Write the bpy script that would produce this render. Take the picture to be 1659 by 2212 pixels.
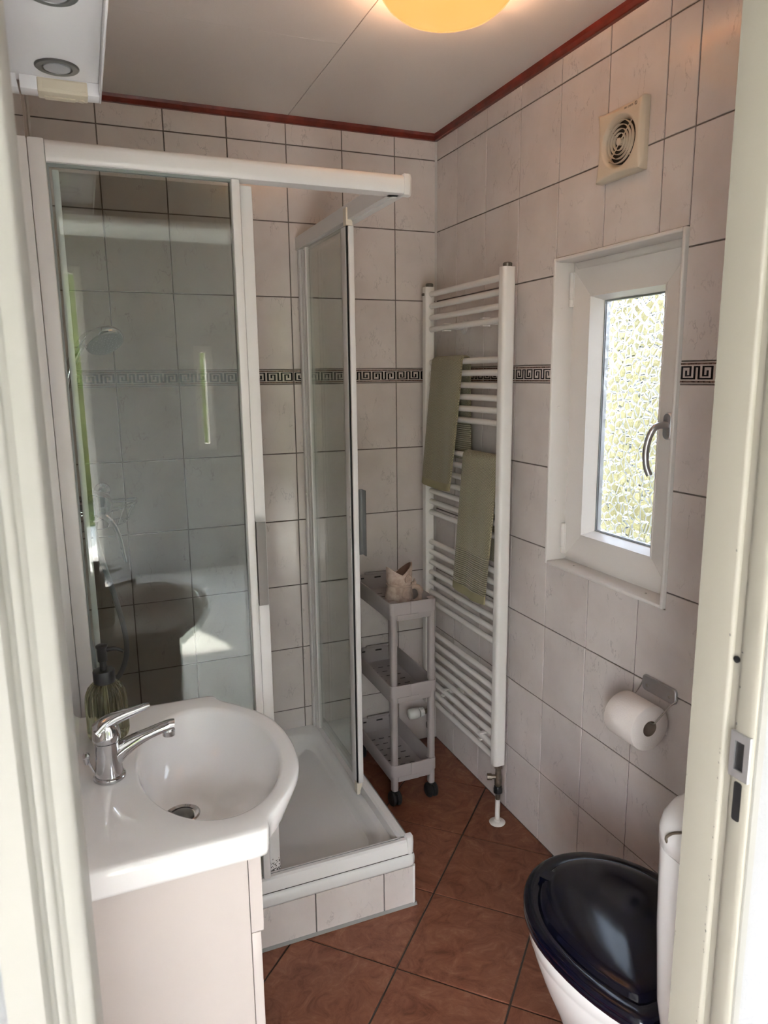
import bpy, bmesh, math, random
from math import sin, cos, pi, sqrt, radians
from mathutils import Vector, Matrix
random.seed(7)
for _o in list(bpy.data.objects):
    bpy.data.objects.remove(_o)
SC = bpy.context.scene
COL = SC.collection

# ------------------------------------------------------------------ camera
cd = bpy.data.cameras.new('camera')
cam = bpy.data.objects.new('camera', cd)
COL.objects.link(cam)
CF = Vector((0.37139147, 0.9094676, -0.18691459))
CR = Vector((0.9249204, -0.37999679, -0.01116673))
CU = Vector((0.08118272, 0.16873389, 0.9823127))
CP = Vector((-1.26933619, -2.55929692, 1.51815825))
cam.matrix_world = Matrix(((CR.x, CU.x, -CF.x, CP.x), (CR.y, CU.y, -CF.y, CP.y), (CR.z, CU.z, -CF.z, CP.z), (0, 0, 0, 1)))
cd.sensor_fit = 'HORIZONTAL'
cd.sensor_width = 36.0
cd.lens = 36.0 * 1559.555 / 1659.0
cd.clip_start = 0.02
cd.dof.use_dof = True
cd.dof.focus_distance = 2.3
cd.dof.aperture_fstop = 15.0
SC.camera = cam

# ------------------------------------------------------------------ light
W = bpy.data.worlds.new('sky')
SC.world = W
W.use_nodes = True
wn = W.node_tree.nodes
sky = wn.new('ShaderNodeTexSky')
sky.sky_type = 'NISHITA'
sky.sun_disc = False
sky.sun_elevation = radians(48)
sky.sun_rotation = radians(200)
sky.air_density = 1.0
sky.dust_density = 1.5
hs = wn.new('ShaderNodeHueSaturation')
hs.inputs['Saturation'].default_value = 0.5
W.node_tree.links.new(sky.outputs[0], hs.inputs['Color'])
W.node_tree.links.new(hs.outputs[0], wn['Background'].inputs[0])
wn['Background'].inputs[1].default_value = 0.6
sl = bpy.data.lights.new('sun', 'SUN')
sl.energy = 5.4
sl.angle = radians(1.0)
sl.color = (1.0, 0.94, 0.85)
so = bpy.data.objects.new('sun', sl)
so.rotation_euler = (radians(42), 0, radians(-20))
so.location = (-3, -8, 9)
COL.objects.link(so)
VS = SC.view_settings
VS.view_transform = 'Standard'
VS.look = 'None'
VS.gamma = 1.0
VS.use_curve_mapping = False
VS.exposure = 2.83

# ------------------------------------------------------------------ helpers
def tag(o, label=None, cat=None, group=None, kind=None):
    if label: o['label'] = label
    if cat: o['category'] = cat
    if group: o['group'] = group
    if kind: o['kind'] = kind
    return o

def thing(name, label, cat, loc, group=None, kind=None):
    o = bpy.data.objects.new(name, None)
    o.empty_display_size = 0.05
    o.location = loc
    COL.objects.link(o)
    return tag(o, label, cat, group, kind)

def attach(o, parent):
    if parent is None: return
    o.parent = parent
    p = Vector(parent.location)
    if parent.parent is not None:
        p = parent.matrix_parent_inverse.to_translation() + p
        p = p + Vector(parent.parent.location)
        if parent.parent.parent is not None: raise RuntimeError('too deep')
    o.matrix_parent_inverse = Matrix.Translation(-p)

def mk(name, bm, mat, parent=None, ang=32, smooth=True):
    bmesh.ops.remove_doubles(bm, verts=bm.verts, dist=1e-6)
    bmesh.ops.recalc_face_normals(bm, faces=bm.faces)
    if smooth:
        lim = radians(ang)
        for e in bm.edges:
            e.smooth = len(e.link_faces) == 2 and e.calc_face_angle(0) < lim
        for f in bm.faces: f.smooth = True
    xs = [v.co.x for v in bm.verts]; ys = [v.co.y for v in bm.verts]; zs = [v.co.z for v in bm.verts]
    c = Vector(((min(xs) + max(xs)) / 2, (min(ys) + max(ys)) / 2, min(zs)))
    bmesh.ops.translate(bm, verts=bm.verts, vec=-c)
    me = bpy.data.meshes.new(name)
    bm.to_mesh(me); bm.free()
    for m in (mat if isinstance(mat, (list, tuple)) else [mat]): me.materials.append(m)
    o = bpy.data.objects.new(name, me)
    o.location = c
    COL.objects.link(o)
    attach(o, parent)
    return o

def B(): return bmesh.new()

def box(bm, x0, x1, y0, y1, z0, z1, bev=0.0, seg=2, mi=0):
    vs = [bm.verts.new((x, y, z)) for x in (x0, x1) for y in (y0, y1) for z in (z0, z1)]
    idx = [(0, 1, 3, 2), (4, 6, 7, 5), (0, 4, 5, 1), (2, 3, 7, 6), (0, 2, 6, 4), (1, 5, 7, 3)]
    fs = [bm.faces.new([vs[i] for i in f]) for f in idx]
    for f in fs: f.material_index = mi
    if bev > 0:
        es = list({e for f in fs for e in f.edges})
        bmesh.ops.bevel(bm, geom=es, offset=bev, segments=seg, profile=0.5, affect='EDGES', clamp_overlap=True)
    return bm

def loft(bm, loops, c0=True, c1=True, closed=True, mi=0):
    rows = [[bm.verts.new(p) for p in l] for l in loops]
    n = len(rows[0])
    for a, b in zip(rows[:-1], rows[1:]):
        for i in range(n if closed else n - 1):
            j = (i + 1) % n
            f = bm.faces.new((a[i], a[j], b[j], b[i])); f.material_index = mi
    if c0: bm.faces.new(rows[0][::-1]).material_index = mi
    if c1: bm.faces.new(rows[-1]).material_index = mi
    return rows

def frames(pts):
    pts = [Vector(p) for p in pts]
    T = []
    for i in range(len(pts)):
        a = pts[max(i - 1, 0)]; b = pts[min(i + 1, len(pts) - 1)]
        T.append((b - a).normalized())
    up = Vector((0, 0, 1)) if abs(T[0].z) < 0.9 else Vector((0, 1, 0))
    N = [(up - T[0] * up.dot(T[0])).normalized()]
    for i in range(1, len(pts)):
        v = N[-1] - T[i] * N[-1].dot(T[i])
        N.append(v.normalized())
    return pts, T, N

def tube(bm, pts, r, n=12, caps=True, flat=1.0, mi=0):
    pts, T, N = frames(pts)
    loops = []
    for i, p in enumerate(pts):
        rr = r[i] if isinstance(r, (list, tuple)) else r
        if isinstance(rr, (list, tuple)): ra, rb = rr
        else: ra, rb = rr, rr * flat
        bi = T[i].cross(N[i])
        loops.append([p + N[i] * (cos(2 * pi * k / n) * ra) + bi * (sin(2 * pi * k / n) * rb) for k in range(n)])
    loft(bm, loops, caps, caps, mi=mi)
    return bm

def smooth_path(pts, sub=6, closed=False):
    P = [Vector(p) for p in pts]; out = []
    n = len(P)
    rng = range(n) if closed else range(n - 1)
    for i in rng:
        if closed: p0, p1, p2, p3 = P[(i - 1) % n], P[i], P[(i + 1) % n], P[(i + 2) % n]
        else: p0, p1, p2, p3 = P[max(i - 1, 0)], P[i], P[i + 1], P[min(i + 2, n - 1)]
        for s in range(sub):
            t = s / sub
            out.append(0.5 * ((2 * p1) + (p2 - p0) * t + (2 * p0 - 5 * p1 + 4 * p2 - p3) * t * t + (3 * p1 - p0 - 3 * p2 + p3) * t ** 3))
    if not closed: out.append(P[-1])
    return out

def lathe(bm, prof, c, n=32, axis='z', c0=True, c1=True, fn=None, mi=0):
    loops = []
    for r, h in prof:
        l = []
        for k in range(n):
            a = 2 * pi * k / n
            rr = r * (fn(a, h) if fn else 1.0)
            u, v = rr * cos(a), rr * sin(a)
            if axis == 'z': l.append((c[0] + u, c[1] + v, c[2] + h))
            elif axis == 'x': l.append((c[0] + h, c[1] + u, c[2] + v))
            else: l.append((c[0] + u, c[1] + h, c[2] + v))
        loops.append(l)
    loft(bm, loops, c0, c1, mi=mi)
    return bm

def cyl(bm, p0, p1, r, n=16, mi=0):
    return tube(bm, [p0, p1], r, n, mi=mi)

def prism(bm, poly, axis, a, b):
    def P(u, v, w):
        return {'x': (w, u, v), 'y': (u, w, v), 'z': (u, v, w)}[axis]
    loft(bm, [[P(u, v, a) for u, v in poly], [P(u, v, b) for u, v in poly]])
    return bm

def rrect(x0, x1, y0, y1, r, n=5):
    out = []
    for cx, cy, a0 in ((x1 - r, y1 - r, 0), (x0 + r, y1 - r, pi / 2), (x0 + r, y0 + r, pi), (x1 - r, y0 + r, 1.5 * pi)):
        for k in range(n + 1):
            a = a0 + pi / 2 * k / n
            out.append((cx + r * cos(a), cy + r * sin(a)))
    return out

# ------------------------------------------------------------------ materials
def mat(name, col, rough=0.5, metal=0.0, spec=0.5, coat=0.0, noise=0.0, nscale=20.0, bump=0.0, bscale=200.0, trans=0.0, ior=1.5):
    m = bpy.data.materials.new(name)
    m.use_nodes = True
    nt = m.node_tree; b = nt.nodes['Principled BSDF']
    b.inputs['Base Color'].default_value = (*col, 1)
    b.inputs['Roughness'].default_value = rough
    b.inputs['Metallic'].default_value = metal
    b.inputs['Specular IOR Level'].default_value = spec
    b.inputs['Coat Weight'].default_value = coat
    b.inputs['Coat Roughness'].default_value = 0.05
    b.inputs['Transmission Weight'].default_value = trans
    b.inputs['IOR'].default_value = ior
    if noise > 0 or bump > 0:
        tc = nt.nodes.new('ShaderNodeTexCoord')
    if noise > 0:
        t = nt.nodes.new('ShaderNodeTexNoise'); t.inputs['Scale'].default_value = nscale; t.inputs['Detail'].default_value = 5
        nt.links.new(tc.outputs['Object'], t.inputs['Vector'])
        r = nt.nodes.new('ShaderNodeValToRGB')
        r.color_ramp.elements[0].position = 0.3; r.color_ramp.elements[1].position = 0.7
        r.color_ramp.elements[0].color = (*[c * (1 - noise) for c in col], 1)
        r.color_ramp.elements[1].color = (*[min(1, c * (1 + noise)) for c in col], 1)
        nt.links.new(t.outputs['Fac'], r.inputs[0]); nt.links.new(r.outputs[0], b.inputs['Base Color'])
    if bump > 0:
        t = nt.nodes.new('ShaderNodeTexNoise'); t.inputs['Scale'].default_value = bscale; t.inputs['Detail'].default_value = 3
        nt.links.new(tc.outputs['Object'], t.inputs['Vector'])
        bp = nt.nodes.new('ShaderNodeBump'); bp.inputs['Strength'].default_value = bump; bp.inputs['Distance'].default_value = 0.002
        nt.links.new(t.outputs['Fac'], bp.inputs['Height']); nt.links.new(bp.outputs[0], b.inputs['Normal'])
    return m

def N(nt, typ, **kw):
    n = nt.nodes.new(typ)
    for k, v in kw.items():
        if k in n.inputs: n.inputs[k].default_value = v
        else: setattr(n, k, v)
    return n

def obj_vec(nt, spread=30.0):
    tc = N(nt, 'ShaderNodeTexCoord'); oi = N(nt, 'ShaderNodeObjectInfo')
    mu = N(nt, 'ShaderNodeMath', operation='MULTIPLY'); mu.inputs[1].default_value = spread
    nt.links.new(oi.outputs['Random'], mu.inputs[0])
    ad = N(nt, 'ShaderNodeVectorMath', operation='ADD')
    nt.links.new(tc.outputs['Object'], ad.inputs[0]); nt.links.new(mu.outputs[0], ad.inputs[1])
    return ad.outputs[0]

def ramp(nt, src, stops):
    r = N(nt, 'ShaderNodeValToRGB')
    el = r.color_ramp.elements
    while len(el) < len(stops): el.new(0.5)
    for e, (p, c) in zip(el, stops):
        e.position = p; e.color = (*c, 1) if len(c) == 3 else c
    nt.links.new(src, r.inputs[0])
    return r.outputs[0]

def mixc(nt, fac, a, b, mode='MIX'):
    m = N(nt, 'ShaderNodeMix', data_type='RGBA', blend_type=mode)
    if isinstance(fac, (int, float)): m.inputs[0].default_value = fac
    else: nt.links.new(fac, m.inputs[0])
    for i, s in ((6, a), (7, b)):
        if isinstance(s, tuple): m.inputs[i].default_value = (*s, 1)
        else: nt.links.new(s, m.inputs[i])
    return m.outputs[2]

def wall_tile_mat():
    m = mat('glazed_tile', (0.66, 0.61, 0.60), 0.13, spec=0.5)
    nt = m.node_tree; b = nt.nodes['Principled BSDF']
    v = obj_vec(nt)
    n1 = N(nt, 'ShaderNodeTexNoise', Scale=7.0, Detail=4.0); nt.links.new(v, n1.inputs['Vector'])
    basec = ramp(nt, n1.outputs['Fac'], [(0.3, (0.655, 0.585, 0.555)), (0.7, (0.745, 0.675, 0.645))])
    mp = N(nt, 'ShaderNodeMapping'); mp.inputs['Rotation'].default_value = (0, 0.9, 0); mp.inputs['Scale'].default_value = (1.0, 1.0, 0.45)
    nt.links.new(v, mp.inputs[0])
    n2 = N(nt, 'ShaderNodeTexNoise', Scale=22.0, Detail=5.0, Roughness=0.55); nt.links.new(mp.outputs[0], n2.inputs['Vector'])
    line = ramp(nt, n2.outputs['Fac'], [(0.0, (0, 0, 0)), (0.488, (0, 0, 0)), (0.5, (1, 1, 1)), (0.512, (0, 0, 0))])
    n3 = N(nt, 'ShaderNodeTexNoise', Scale=13.0, Detail=1.0); nt.links.new(v, n3.inputs['Vector'])
    msk = ramp(nt, n3.outputs['Fac'], [(0.50, (0, 0, 0)), (0.66, (1, 1, 1))])
    mu = N(nt, 'ShaderNodeMath', operation='MULTIPLY'); nt.links.new(line, mu.inputs[0]); nt.links.new(msk, mu.inputs[1])
    mu2 = N(nt, 'ShaderNodeMath', operation='MULTIPLY'); nt.links.new(mu.outputs[0], mu2.inputs[0]); mu2.inputs[1].default_value = 0.55
    nt.links.new(mixc(nt, mu2.outputs[0], basec, (0.36, 0.31, 0.31)), b.inputs['Base Color'])
    n4 = N(nt, 'ShaderNodeTexNoise', Scale=9.0, Detail=1.0); nt.links.new(v, n4.inputs['Vector'])
    bp = N(nt, 'ShaderNodeBump', Strength=0.05, Distance=0.01); nt.links.new(n4.outputs['Fac'], bp.inputs['Height'])
    nt.links.new(bp.outputs[0], b.inputs['Normal'])
    return m

def floor_tile_mat():
    m = mat('terracotta_tile', (0.33, 0.15, 0.085), 0.42, spec=0.4)
    nt = m.node_tree; b = nt.nodes['Principled BSDF']
    v = obj_vec(nt)
    n0 = N(nt, 'ShaderNodeTexNoise', Scale=3.0, Detail=3.0); nt.links.new(v, n0.inputs['Vector'])
    add = N(nt, 'ShaderNodeVectorMath', operation='MULTIPLY_ADD'); add.inputs[1].default_value = (0.25, 0.25, 0.25)
    nt.links.new(n0.outputs['Color'], add.inputs[0]); nt.links.new(v, add.inputs[2])
    n1 = N(nt, 'ShaderNodeTexNoise', Scale=17.0, Detail=12.0, Roughness=0.75, Distortion=0.9); nt.links.new(add.outputs[0], n1.inputs['Vector'])
    c = ramp(nt, n1.outputs['Fac'], [(0.30, (0.11, 0.032, 0.018)), (0.44, (0.20, 0.070, 0.040)), (0.56, (0.25, 0.098, 0.056)), (0.72, (0.36, 0.175, 0.11))])
    nt.links.new(c, b.inputs['Base Color'])
    bp = N(nt, 'ShaderNodeBump', Strength=0.12, Distance=0.002); nt.links.new(n1.outputs['Fac'], bp.inputs['Height'])
    nt.links.new(bp.outputs[0], b.inputs['Normal'])
    return m

def pane_mat(name, tint, ior=1.5, rough=0.0):
    m = bpy.data.materials.new(name); m.use_nodes = True
    nt = m.node_tree; nt.nodes.remove(nt.nodes['Principled BSDF'])
    out = nt.nodes['Material Output']
    g = N(nt, 'ShaderNodeNewGeometry')
    ma = N(nt, 'ShaderNodeMath', operation='MULTIPLY_ADD'); ma.inputs[1].default_value = 1 / ior - ior; ma.inputs[2].default_value = ior
    nt.links.new(g.outputs['Backfacing'], ma.inputs[0])
    fr = N(nt, 'ShaderNodeFresnel'); nt.links.new(ma.outputs[0], fr.inputs['IOR'])
    tr = N(nt, 'ShaderNodeBsdfTransparent'); tr.inputs[0].default_value = (*tint, 1)
    gl = N(nt, 'ShaderNodeBsdfGlossy', Roughness=rough); gl.inputs[0].default_value = (1, 1, 1, 1)
    mx = N(nt, 'ShaderNodeMixShader')
    nt.links.new(fr.outputs[0], mx.inputs[0]); nt.links.new(tr.outputs[0], mx.inputs[1]); nt.links.new(gl.outputs[0], mx.inputs[2])
    nt.links.new(mx.outputs[0], out.inputs[0])
    return m

def hammered_mat(flat=False):
    m = bpy.data.materials.new('plain_glass' if flat else 'hammered_glass'); m.use_nodes = True
    nt = m.node_tree; nt.nodes.remove(nt.nodes['Principled BSDF'])
    out = nt.nodes['Material Output']
    tc = N(nt, 'ShaderNodeTexCoord')
    nz = N(nt, 'ShaderNodeTexNoise', Scale=30.0, Detail=2.0); nt.links.new(tc.outputs['Object'], nz.inputs['Vector'])
    ad = N(nt, 'ShaderNodeVectorMath', operation='MULTIPLY_ADD'); ad.inputs[1].default_value = (0.012, 0.012, 0.012)
    nt.links.new(nz.outputs['Color'], ad.inputs[0]); nt.links.new(tc.outputs['Object'], ad.inputs[2])
    vo = N(nt, 'ShaderNodeTexVoronoi', feature='DISTANCE_TO_EDGE', Scale=43.0)
    nt.links.new(ad.outputs[0], vo.inputs['Vector'])
    mr = N(nt, 'ShaderNodeMapRange', interpolation_type='SMOOTHSTEP'); mr.inputs[1].default_value = 0.0; mr.inputs[2].default_value = 0.20
    nt.links.new(vo.outputs['Distance'], mr.inputs[0])
    n2 = N(nt, 'ShaderNodeTexNoise', Scale=170.0, Detail=2.0); nt.links.new(tc.outputs['Object'], n2.inputs['Vector'])
    s = N(nt, 'ShaderNodeMath', operation='MULTIPLY_ADD'); s.inputs[1].default_value = 0.07
    nt.links.new(n2.outputs['Fac'], s.inputs[0]); nt.links.new(mr.outputs[0], s.inputs[2])
    bp = N(nt, 'ShaderNodeBump', Strength=1.0, Distance=0.0045)
    nt.links.new(s.outputs[0], bp.inputs['Height'])
    gl = N(nt, 'ShaderNodeBsdfGlass', Roughness=0.02, IOR=1.45); gl.inputs[0].default_value = (0.97, 0.98, 0.97, 1)
    if not flat: nt.links.new(bp.outputs[0], gl.inputs['Normal'])
    nt.links.new(gl.outputs[0], out.inputs[0])
    return m

def towel_mat(name, col, ribs=False):
    m = mat(name, col, 0.95, spec=0.1)
    nt = m.node_tree; b = nt.nodes['Principled BSDF']
    b.inputs['Sheen Weight'].default_value = 0.25
    tc = N(nt, 'ShaderNodeTexCoord')
    mp = N(nt, 'ShaderNodeMapping'); nt.links.new(tc.outputs['Object'], mp.inputs[0])
    if ribs:
        mp.inputs['Scale'].default_value = (0, 0, 1)
        t = N(nt, 'ShaderNodeTexWave', Scale=46.0, bands_direction='Z')
        nt.links.new(mp.outputs[0], t.inputs['Vector']); h = t.outputs['Fac']; d = 0.003
    else:
        mp.inputs['Scale'].default_value = (0.0, 1.0, 1.0)
        mp.inputs['Rotation'].default_value = (radians(45), 0, 0)
        t = N(nt, 'ShaderNodeTexVoronoi', Scale=155.0); t.inputs['Randomness'].default_value = 0.15
        nt.links.new(mp.outputs[0], t.inputs['Vector']); h = t.outputs['Distance']; d = 0.004
    c = ramp(nt, h, [(0.1, tuple(x * (0.45 if ribs else 1.25) for x in col)), (0.7, tuple(x * (1.1 if ribs else 0.55) for x in col))])
    nt.links.new(c, b.inputs['Base Color'])
    bp = N(nt, 'ShaderNodeBump', Strength=0.8, Distance=d); bp.invert = not ribs
    nt.links.new(h, bp.inputs['Height']); nt.links.new(bp.outputs[0], b.inputs['Normal'])
    return m

M = {}
M['tile'] = wall_tile_mat()
M['grout'] = mat('tile_grout', (0.17, 0.14, 0.125), 0.9, noise=0.25, nscale=30)
M['silicone'] = mat('white_silicone', (0.62, 0.58, 0.56), 0.5)
M['key_black'] = mat('border_black_glaze', (0.012, 0.012, 0.018), 0.15)
M['key_cream'] = mat('border_cream_glaze', (0.60, 0.53, 0.50), 0.15)
M['key_marble'] = mat('border_marbled_glaze', (0.16, 0.10, 0.08), 0.15, noise=0.9, nscale=220)
M['ftile'] = floor_tile_mat()
M['fgrout'] = mat('floor_grout', (0.06, 0.048, 0.042), 0.9)
M['ceil'] = mat('ceiling_panel_paint', (0.74, 0.67, 0.62), 0.75, noise=0.02, nscale=300)
M['seam'] = mat('ceiling_seam', (0.10, 0.09, 0.085), 0.9)
M['redwood'] = mat('red_varnished_wood', (0.14, 0.018, 0.010), 0.35, noise=0.35, nscale=25)
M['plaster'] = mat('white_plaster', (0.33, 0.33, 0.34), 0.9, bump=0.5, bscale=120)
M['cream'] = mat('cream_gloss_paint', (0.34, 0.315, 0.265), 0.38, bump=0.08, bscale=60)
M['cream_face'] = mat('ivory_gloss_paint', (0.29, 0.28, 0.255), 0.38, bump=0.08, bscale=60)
M['upvc'] = mat('white_upvc', (0.78, 0.735, 0.70), 0.3)
M['alu'] = mat('white_powder_coat', (0.80, 0.775, 0.76), 0.3)
M['alu_cream'] = mat('aged_white_plastic', (0.74, 0.66, 0.54), 0.4)
M['acryl'] = mat('white_acrylic', (0.80, 0.785, 0.77), 0.12)
M['ceram'] = mat('white_ceramic', (0.84, 0.82, 0.82), 0.06, coat=0.3)
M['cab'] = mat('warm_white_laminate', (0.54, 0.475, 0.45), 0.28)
M['chrome'] = mat('chrome', (0.60, 0.60, 0.62), 0.06, metal=1.0)
M['steel'] = mat('brushed_steel', (0.52, 0.50, 0.47), 0.32, metal=1.0)
M['satin'] = mat('satin_aluminium', (0.55, 0.55, 0.57), 0.34, metal=0.9)
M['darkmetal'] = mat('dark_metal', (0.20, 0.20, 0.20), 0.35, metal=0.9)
M['brass'] = mat('old_brass_valve', (0.20, 0.165, 0.13), 0.45, metal=0.8, noise=0.3, nscale=60)
M['black'] = mat('black_plastic', (0.012, 0.012, 0.014), 0.35)
M['rubber'] = mat('black_rubber', (0.008, 0.008, 0.009), 0.6)
M['navy'] = mat('navy_gloss_lid', (0.0015, 0.002, 0.010), 0.12, spec=0.4)
M['enamel'] = mat('white_radiator_enamel', (0.80, 0.765, 0.73), 0.25)
M['capmetal'] = mat('radiator_cap', (0.16, 0.14, 0.12), 0.35, metal=0.7)
M['greyplastic'] = mat('grey_plastic', (0.37, 0.325, 0.315), 0.5)
M['slot'] = mat('dark_slot', (0.03, 0.027, 0.026), 0.8)
M['fish'] = mat('sandy_stoneware', (0.50, 0.37, 0.30), 0.6, noise=0.25, nscale=30)
M['fish_in'] = mat('brown_glaze', (0.16, 0.085, 0.06), 0.35)
M['fancream'] = mat('cream_fan_plastic', (0.68, 0.58, 0.46), 0.3)
M['fandark'] = mat('fan_cavity', (0.03, 0.024, 0.02), 0.8)
M['print'] = mat('black_print', (0.02, 0.02, 0.02), 0.6)
M['socket'] = mat('aged_cream_plastic', (0.68, 0.60, 0.47), 0.45)
M['canopy'] = mat('white_lacquer', (0.88, 0.87, 0.89), 0.2)
M['lens'] = mat('frosted_lamp_lens', (0.42, 0.43, 0.46), 0.3)
M['paper'] = mat('tissue_paper', (0.84, 0.76, 0.72), 0.95, bump=0.4, bscale=260)
M['card'] = mat('cardboard', (0.24, 0.18, 0.14), 0.9)
M['hose'] = mat('grey_pvc_hose', (0.36, 0.38, 0.42), 0.3)
M['headgrey'] = mat('shower_face_grey', (0.30, 0.30, 0.30), 0.4)
M['towel'] = towel_mat('olive_waffle_towel', (0.335, 0.30, 0.195))
M['rib'] = towel_mat('olive_ribbed_band', (0.35, 0.315, 0.215), True)
M['hem'] = mat('olive_hem', (0.32, 0.29, 0.175), 0.95)
M['pane'] = pane_mat('shower_glass', (0.905, 0.935, 0.92))
M['clear'] = pane_mat('clear_glass', (0.98, 0.985, 0.98))
M['hammer'] = hammered_mat()
M['flatglass'] = hammered_mat(True)
M['gseal'] = mat('grey_glazing_seal', (0.25, 0.27, 0.26), 0.4)
M['mould'] = mat('mould_stain', (0.06, 0.05, 0.045), 0.9, noise=0.6, nscale=300)
M['mirror'] = mat('mirror_glass', (0.85, 0.87, 0.87), 0.01, metal=1.0)
M['olive_glass'] = mat('olive_glass', (0.36, 0.36, 0.24), 0.02, trans=1.0, ior=1.3)
M['grass'] = mat('lawn', (0.12, 0.14, 0.04), 0.95, noise=0.4, nscale=4)
M['pave'] = mat('pale_paving', (0.58, 0.55, 0.51), 0.9, noise=0.1, nscale=3)
M['leaf'] = mat('yellow_green_leaf', (0.155, 0.14, 0.068), 0.6, noise=0.35, nscale=6)
M['leaf2'] = mat('green_leaf', (0.17, 0.19, 0.05), 0.6, noise=0.3, nscale=6)
M['bark'] = mat('hedge_wood', (0.10, 0.08, 0.05), 0.9)
M['hallback'] = mat('hall_back_wall_paint', (0.40, 0.395, 0.385), 0.8)
M['hallwall'] = mat('hall_wall_paint', (0.74, 0.735, 0.73), 0.8)
M['hallfloor'] = mat('hall_floor', (0.66, 0.64, 0.62), 0.5, noise=0.12, nscale=5)

def lamp_glass():
    m = mat('warm_lit_opal_glass', (0.30, 0.20, 0.10), 0.2)
    b = m.node_tree.nodes['Principled BSDF']
    b.inputs['Emission Color'].default_value = (1.0, 0.47, 0.115, 1)
    b.inputs['Emission Strength'].default_value = 0.150
    return m
M['lamp'] = lamp_glass()

# ------------------------------------------------------------------ room shell
XL, XR, YB, YD = -1.357, 0.0, 0.0, -1.92     # left wall, right wall, back wall, door wall
HC = 2.375                                   # ceiling height
GAP = 0.0038
PROUD = 0.003
BK = 0.003                                   # grout plane lies this far behind the glaze

WY0, WY1, WZ0, WZ1 = -1.256, -0.763, 0.947, 1.834     # window opening in the right wall

def struct(name, bm, m, parent=None, **kw):
    o = mk(name, bm, m, parent, **kw)
    o['kind'] = 'structure'
    return o

b = B(); box(b, XL - 0.1, 0.14, BK, 0.12, -0.1, HC + 0.1)
wall_back = struct('wall_back', b, M['grout'], smooth=False)
b = B(); box(b, XL - 0.1, XL - BK, YD, BK, -0.1, HC + 0.1)
wall_left = struct('wall_left', b, M['grout'], smooth=False)
b = B()
T = 0.14
box(b, BK, T, WY1, BK, -0.1, HC + 0.1); box(b, BK, T, YD, WY0, -0.1, HC + 0.1)
box(b, BK, T, WY0, WY1, -0.1, WZ0); box(b, BK, T, WY0, WY1, WZ1, HC + 0.1)
wall_right = struct('wall_right', b, M['grout'], smooth=False)
b = B(); box(b, XL - 0.1, 0.14, YD, 0.12, -0.12, -0.0035)
floor = struct('floor', b, M['fgrout'], smooth=False)
b = B(); box(b, XL - 0.1, 0.14, YD - 0.08, 0.12, HC + 0.004, HC + 0.1)
ceiling = struct('ceiling', b, M['seam'], smooth=False)
for x0, x1, y0, y1, bv in ((-0.5600, XR, YD, YB, .0006), (XL, -0.5622, -0.5768, YB, .0004), (XL, -0.5622, YD, -0.5772, .0004)):
    b = B(); box(b, x0, x1, y0, y1, HC, HC + 0.0045, bv, 1)
    mk('ceiling_panel', b, M['ceil'], ceiling, smooth=False)
# door wall, with the doorway the camera looks through
DX0, DX1, DZ = -1.300, -0.592, 2.06
b = B()
box(b, -2.4, -1.345, -2.005, YD, -0.1, 2.5); box(b, -0.5735, 1.4, -2.005, YD, -0.1, 2.5); box(b, -1.345, -0.5735, -2.005, YD, DZ + 0.03, 2.5)
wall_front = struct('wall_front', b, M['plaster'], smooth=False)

tile_mesh = {}
def tile_me(w, h, mat_, name, proud=PROUD, ch=0.0012):
    k = (round(w, 4), round(h, 4), mat_.name)
    if k in tile_mesh: return tile_mesh[k]
    bm = B()
    o = [(-w / 2, 0, -h / 2), (w / 2, 0, -h / 2), (w / 2, 0, h / 2), (-w / 2, 0, h / 2)]
    f = [(x, -proud + ch * 0.6, z) for x, _, z in o]
    g = [(x - math.copysign(ch, x), -proud, z - math.copysign(ch, z)) for x, _, z in o]
    loft(bm, [o, f, g], False, True)
    bmesh.ops.recalc_face_normals(bm, faces=bm.faces)
    me = bpy.data.meshes.new(name); bm.to_mesh(me); bm.free()
    me.materials.append(mat_)
    tile_mesh[k] = me
    return me

def put(me, name, parent, loc, rot):
    o = bpy.data.objects.new(name, me)
    o.location = loc; o.rotation_euler = rot
    COL.objects.link(o)
    o.parent = parent; o.matrix_parent_inverse = Matrix.Translation(-Vector(parent.location))
    return o

KEY = [[0] * 32 for _ in range(9)]
def _half(c0, flip):
    g = [[0] * 15 for _ in range(9)]
    def hb(r, a, c): 
        for k in range(a, c + 1): g[r][k] = 1
    def vb(c, a, d):
        for k in range(a, d + 1): g[k][c] = 1
    hb(0, 0, 4); hb(0, 6, 8); hb(0, 10, 14); vb(0, 0, 8); vb(4, 0, 6); hb(6, 2, 4); vb(2, 3, 6); hb(8, 0, 6); vb(6, 0, 8)
    vb(8, 0, 8); hb(8, 8, 14); vb(14, 0, 8); vb(10, 0, 6); hb(6, 10, 12); vb(12, 3, 6)
    if flip: g = g[::-1]
    for r in range(9):
        for c in range(15): KEY[r][c0 + c] = g[r][c]
_half(0, False); _half(16, True)

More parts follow.
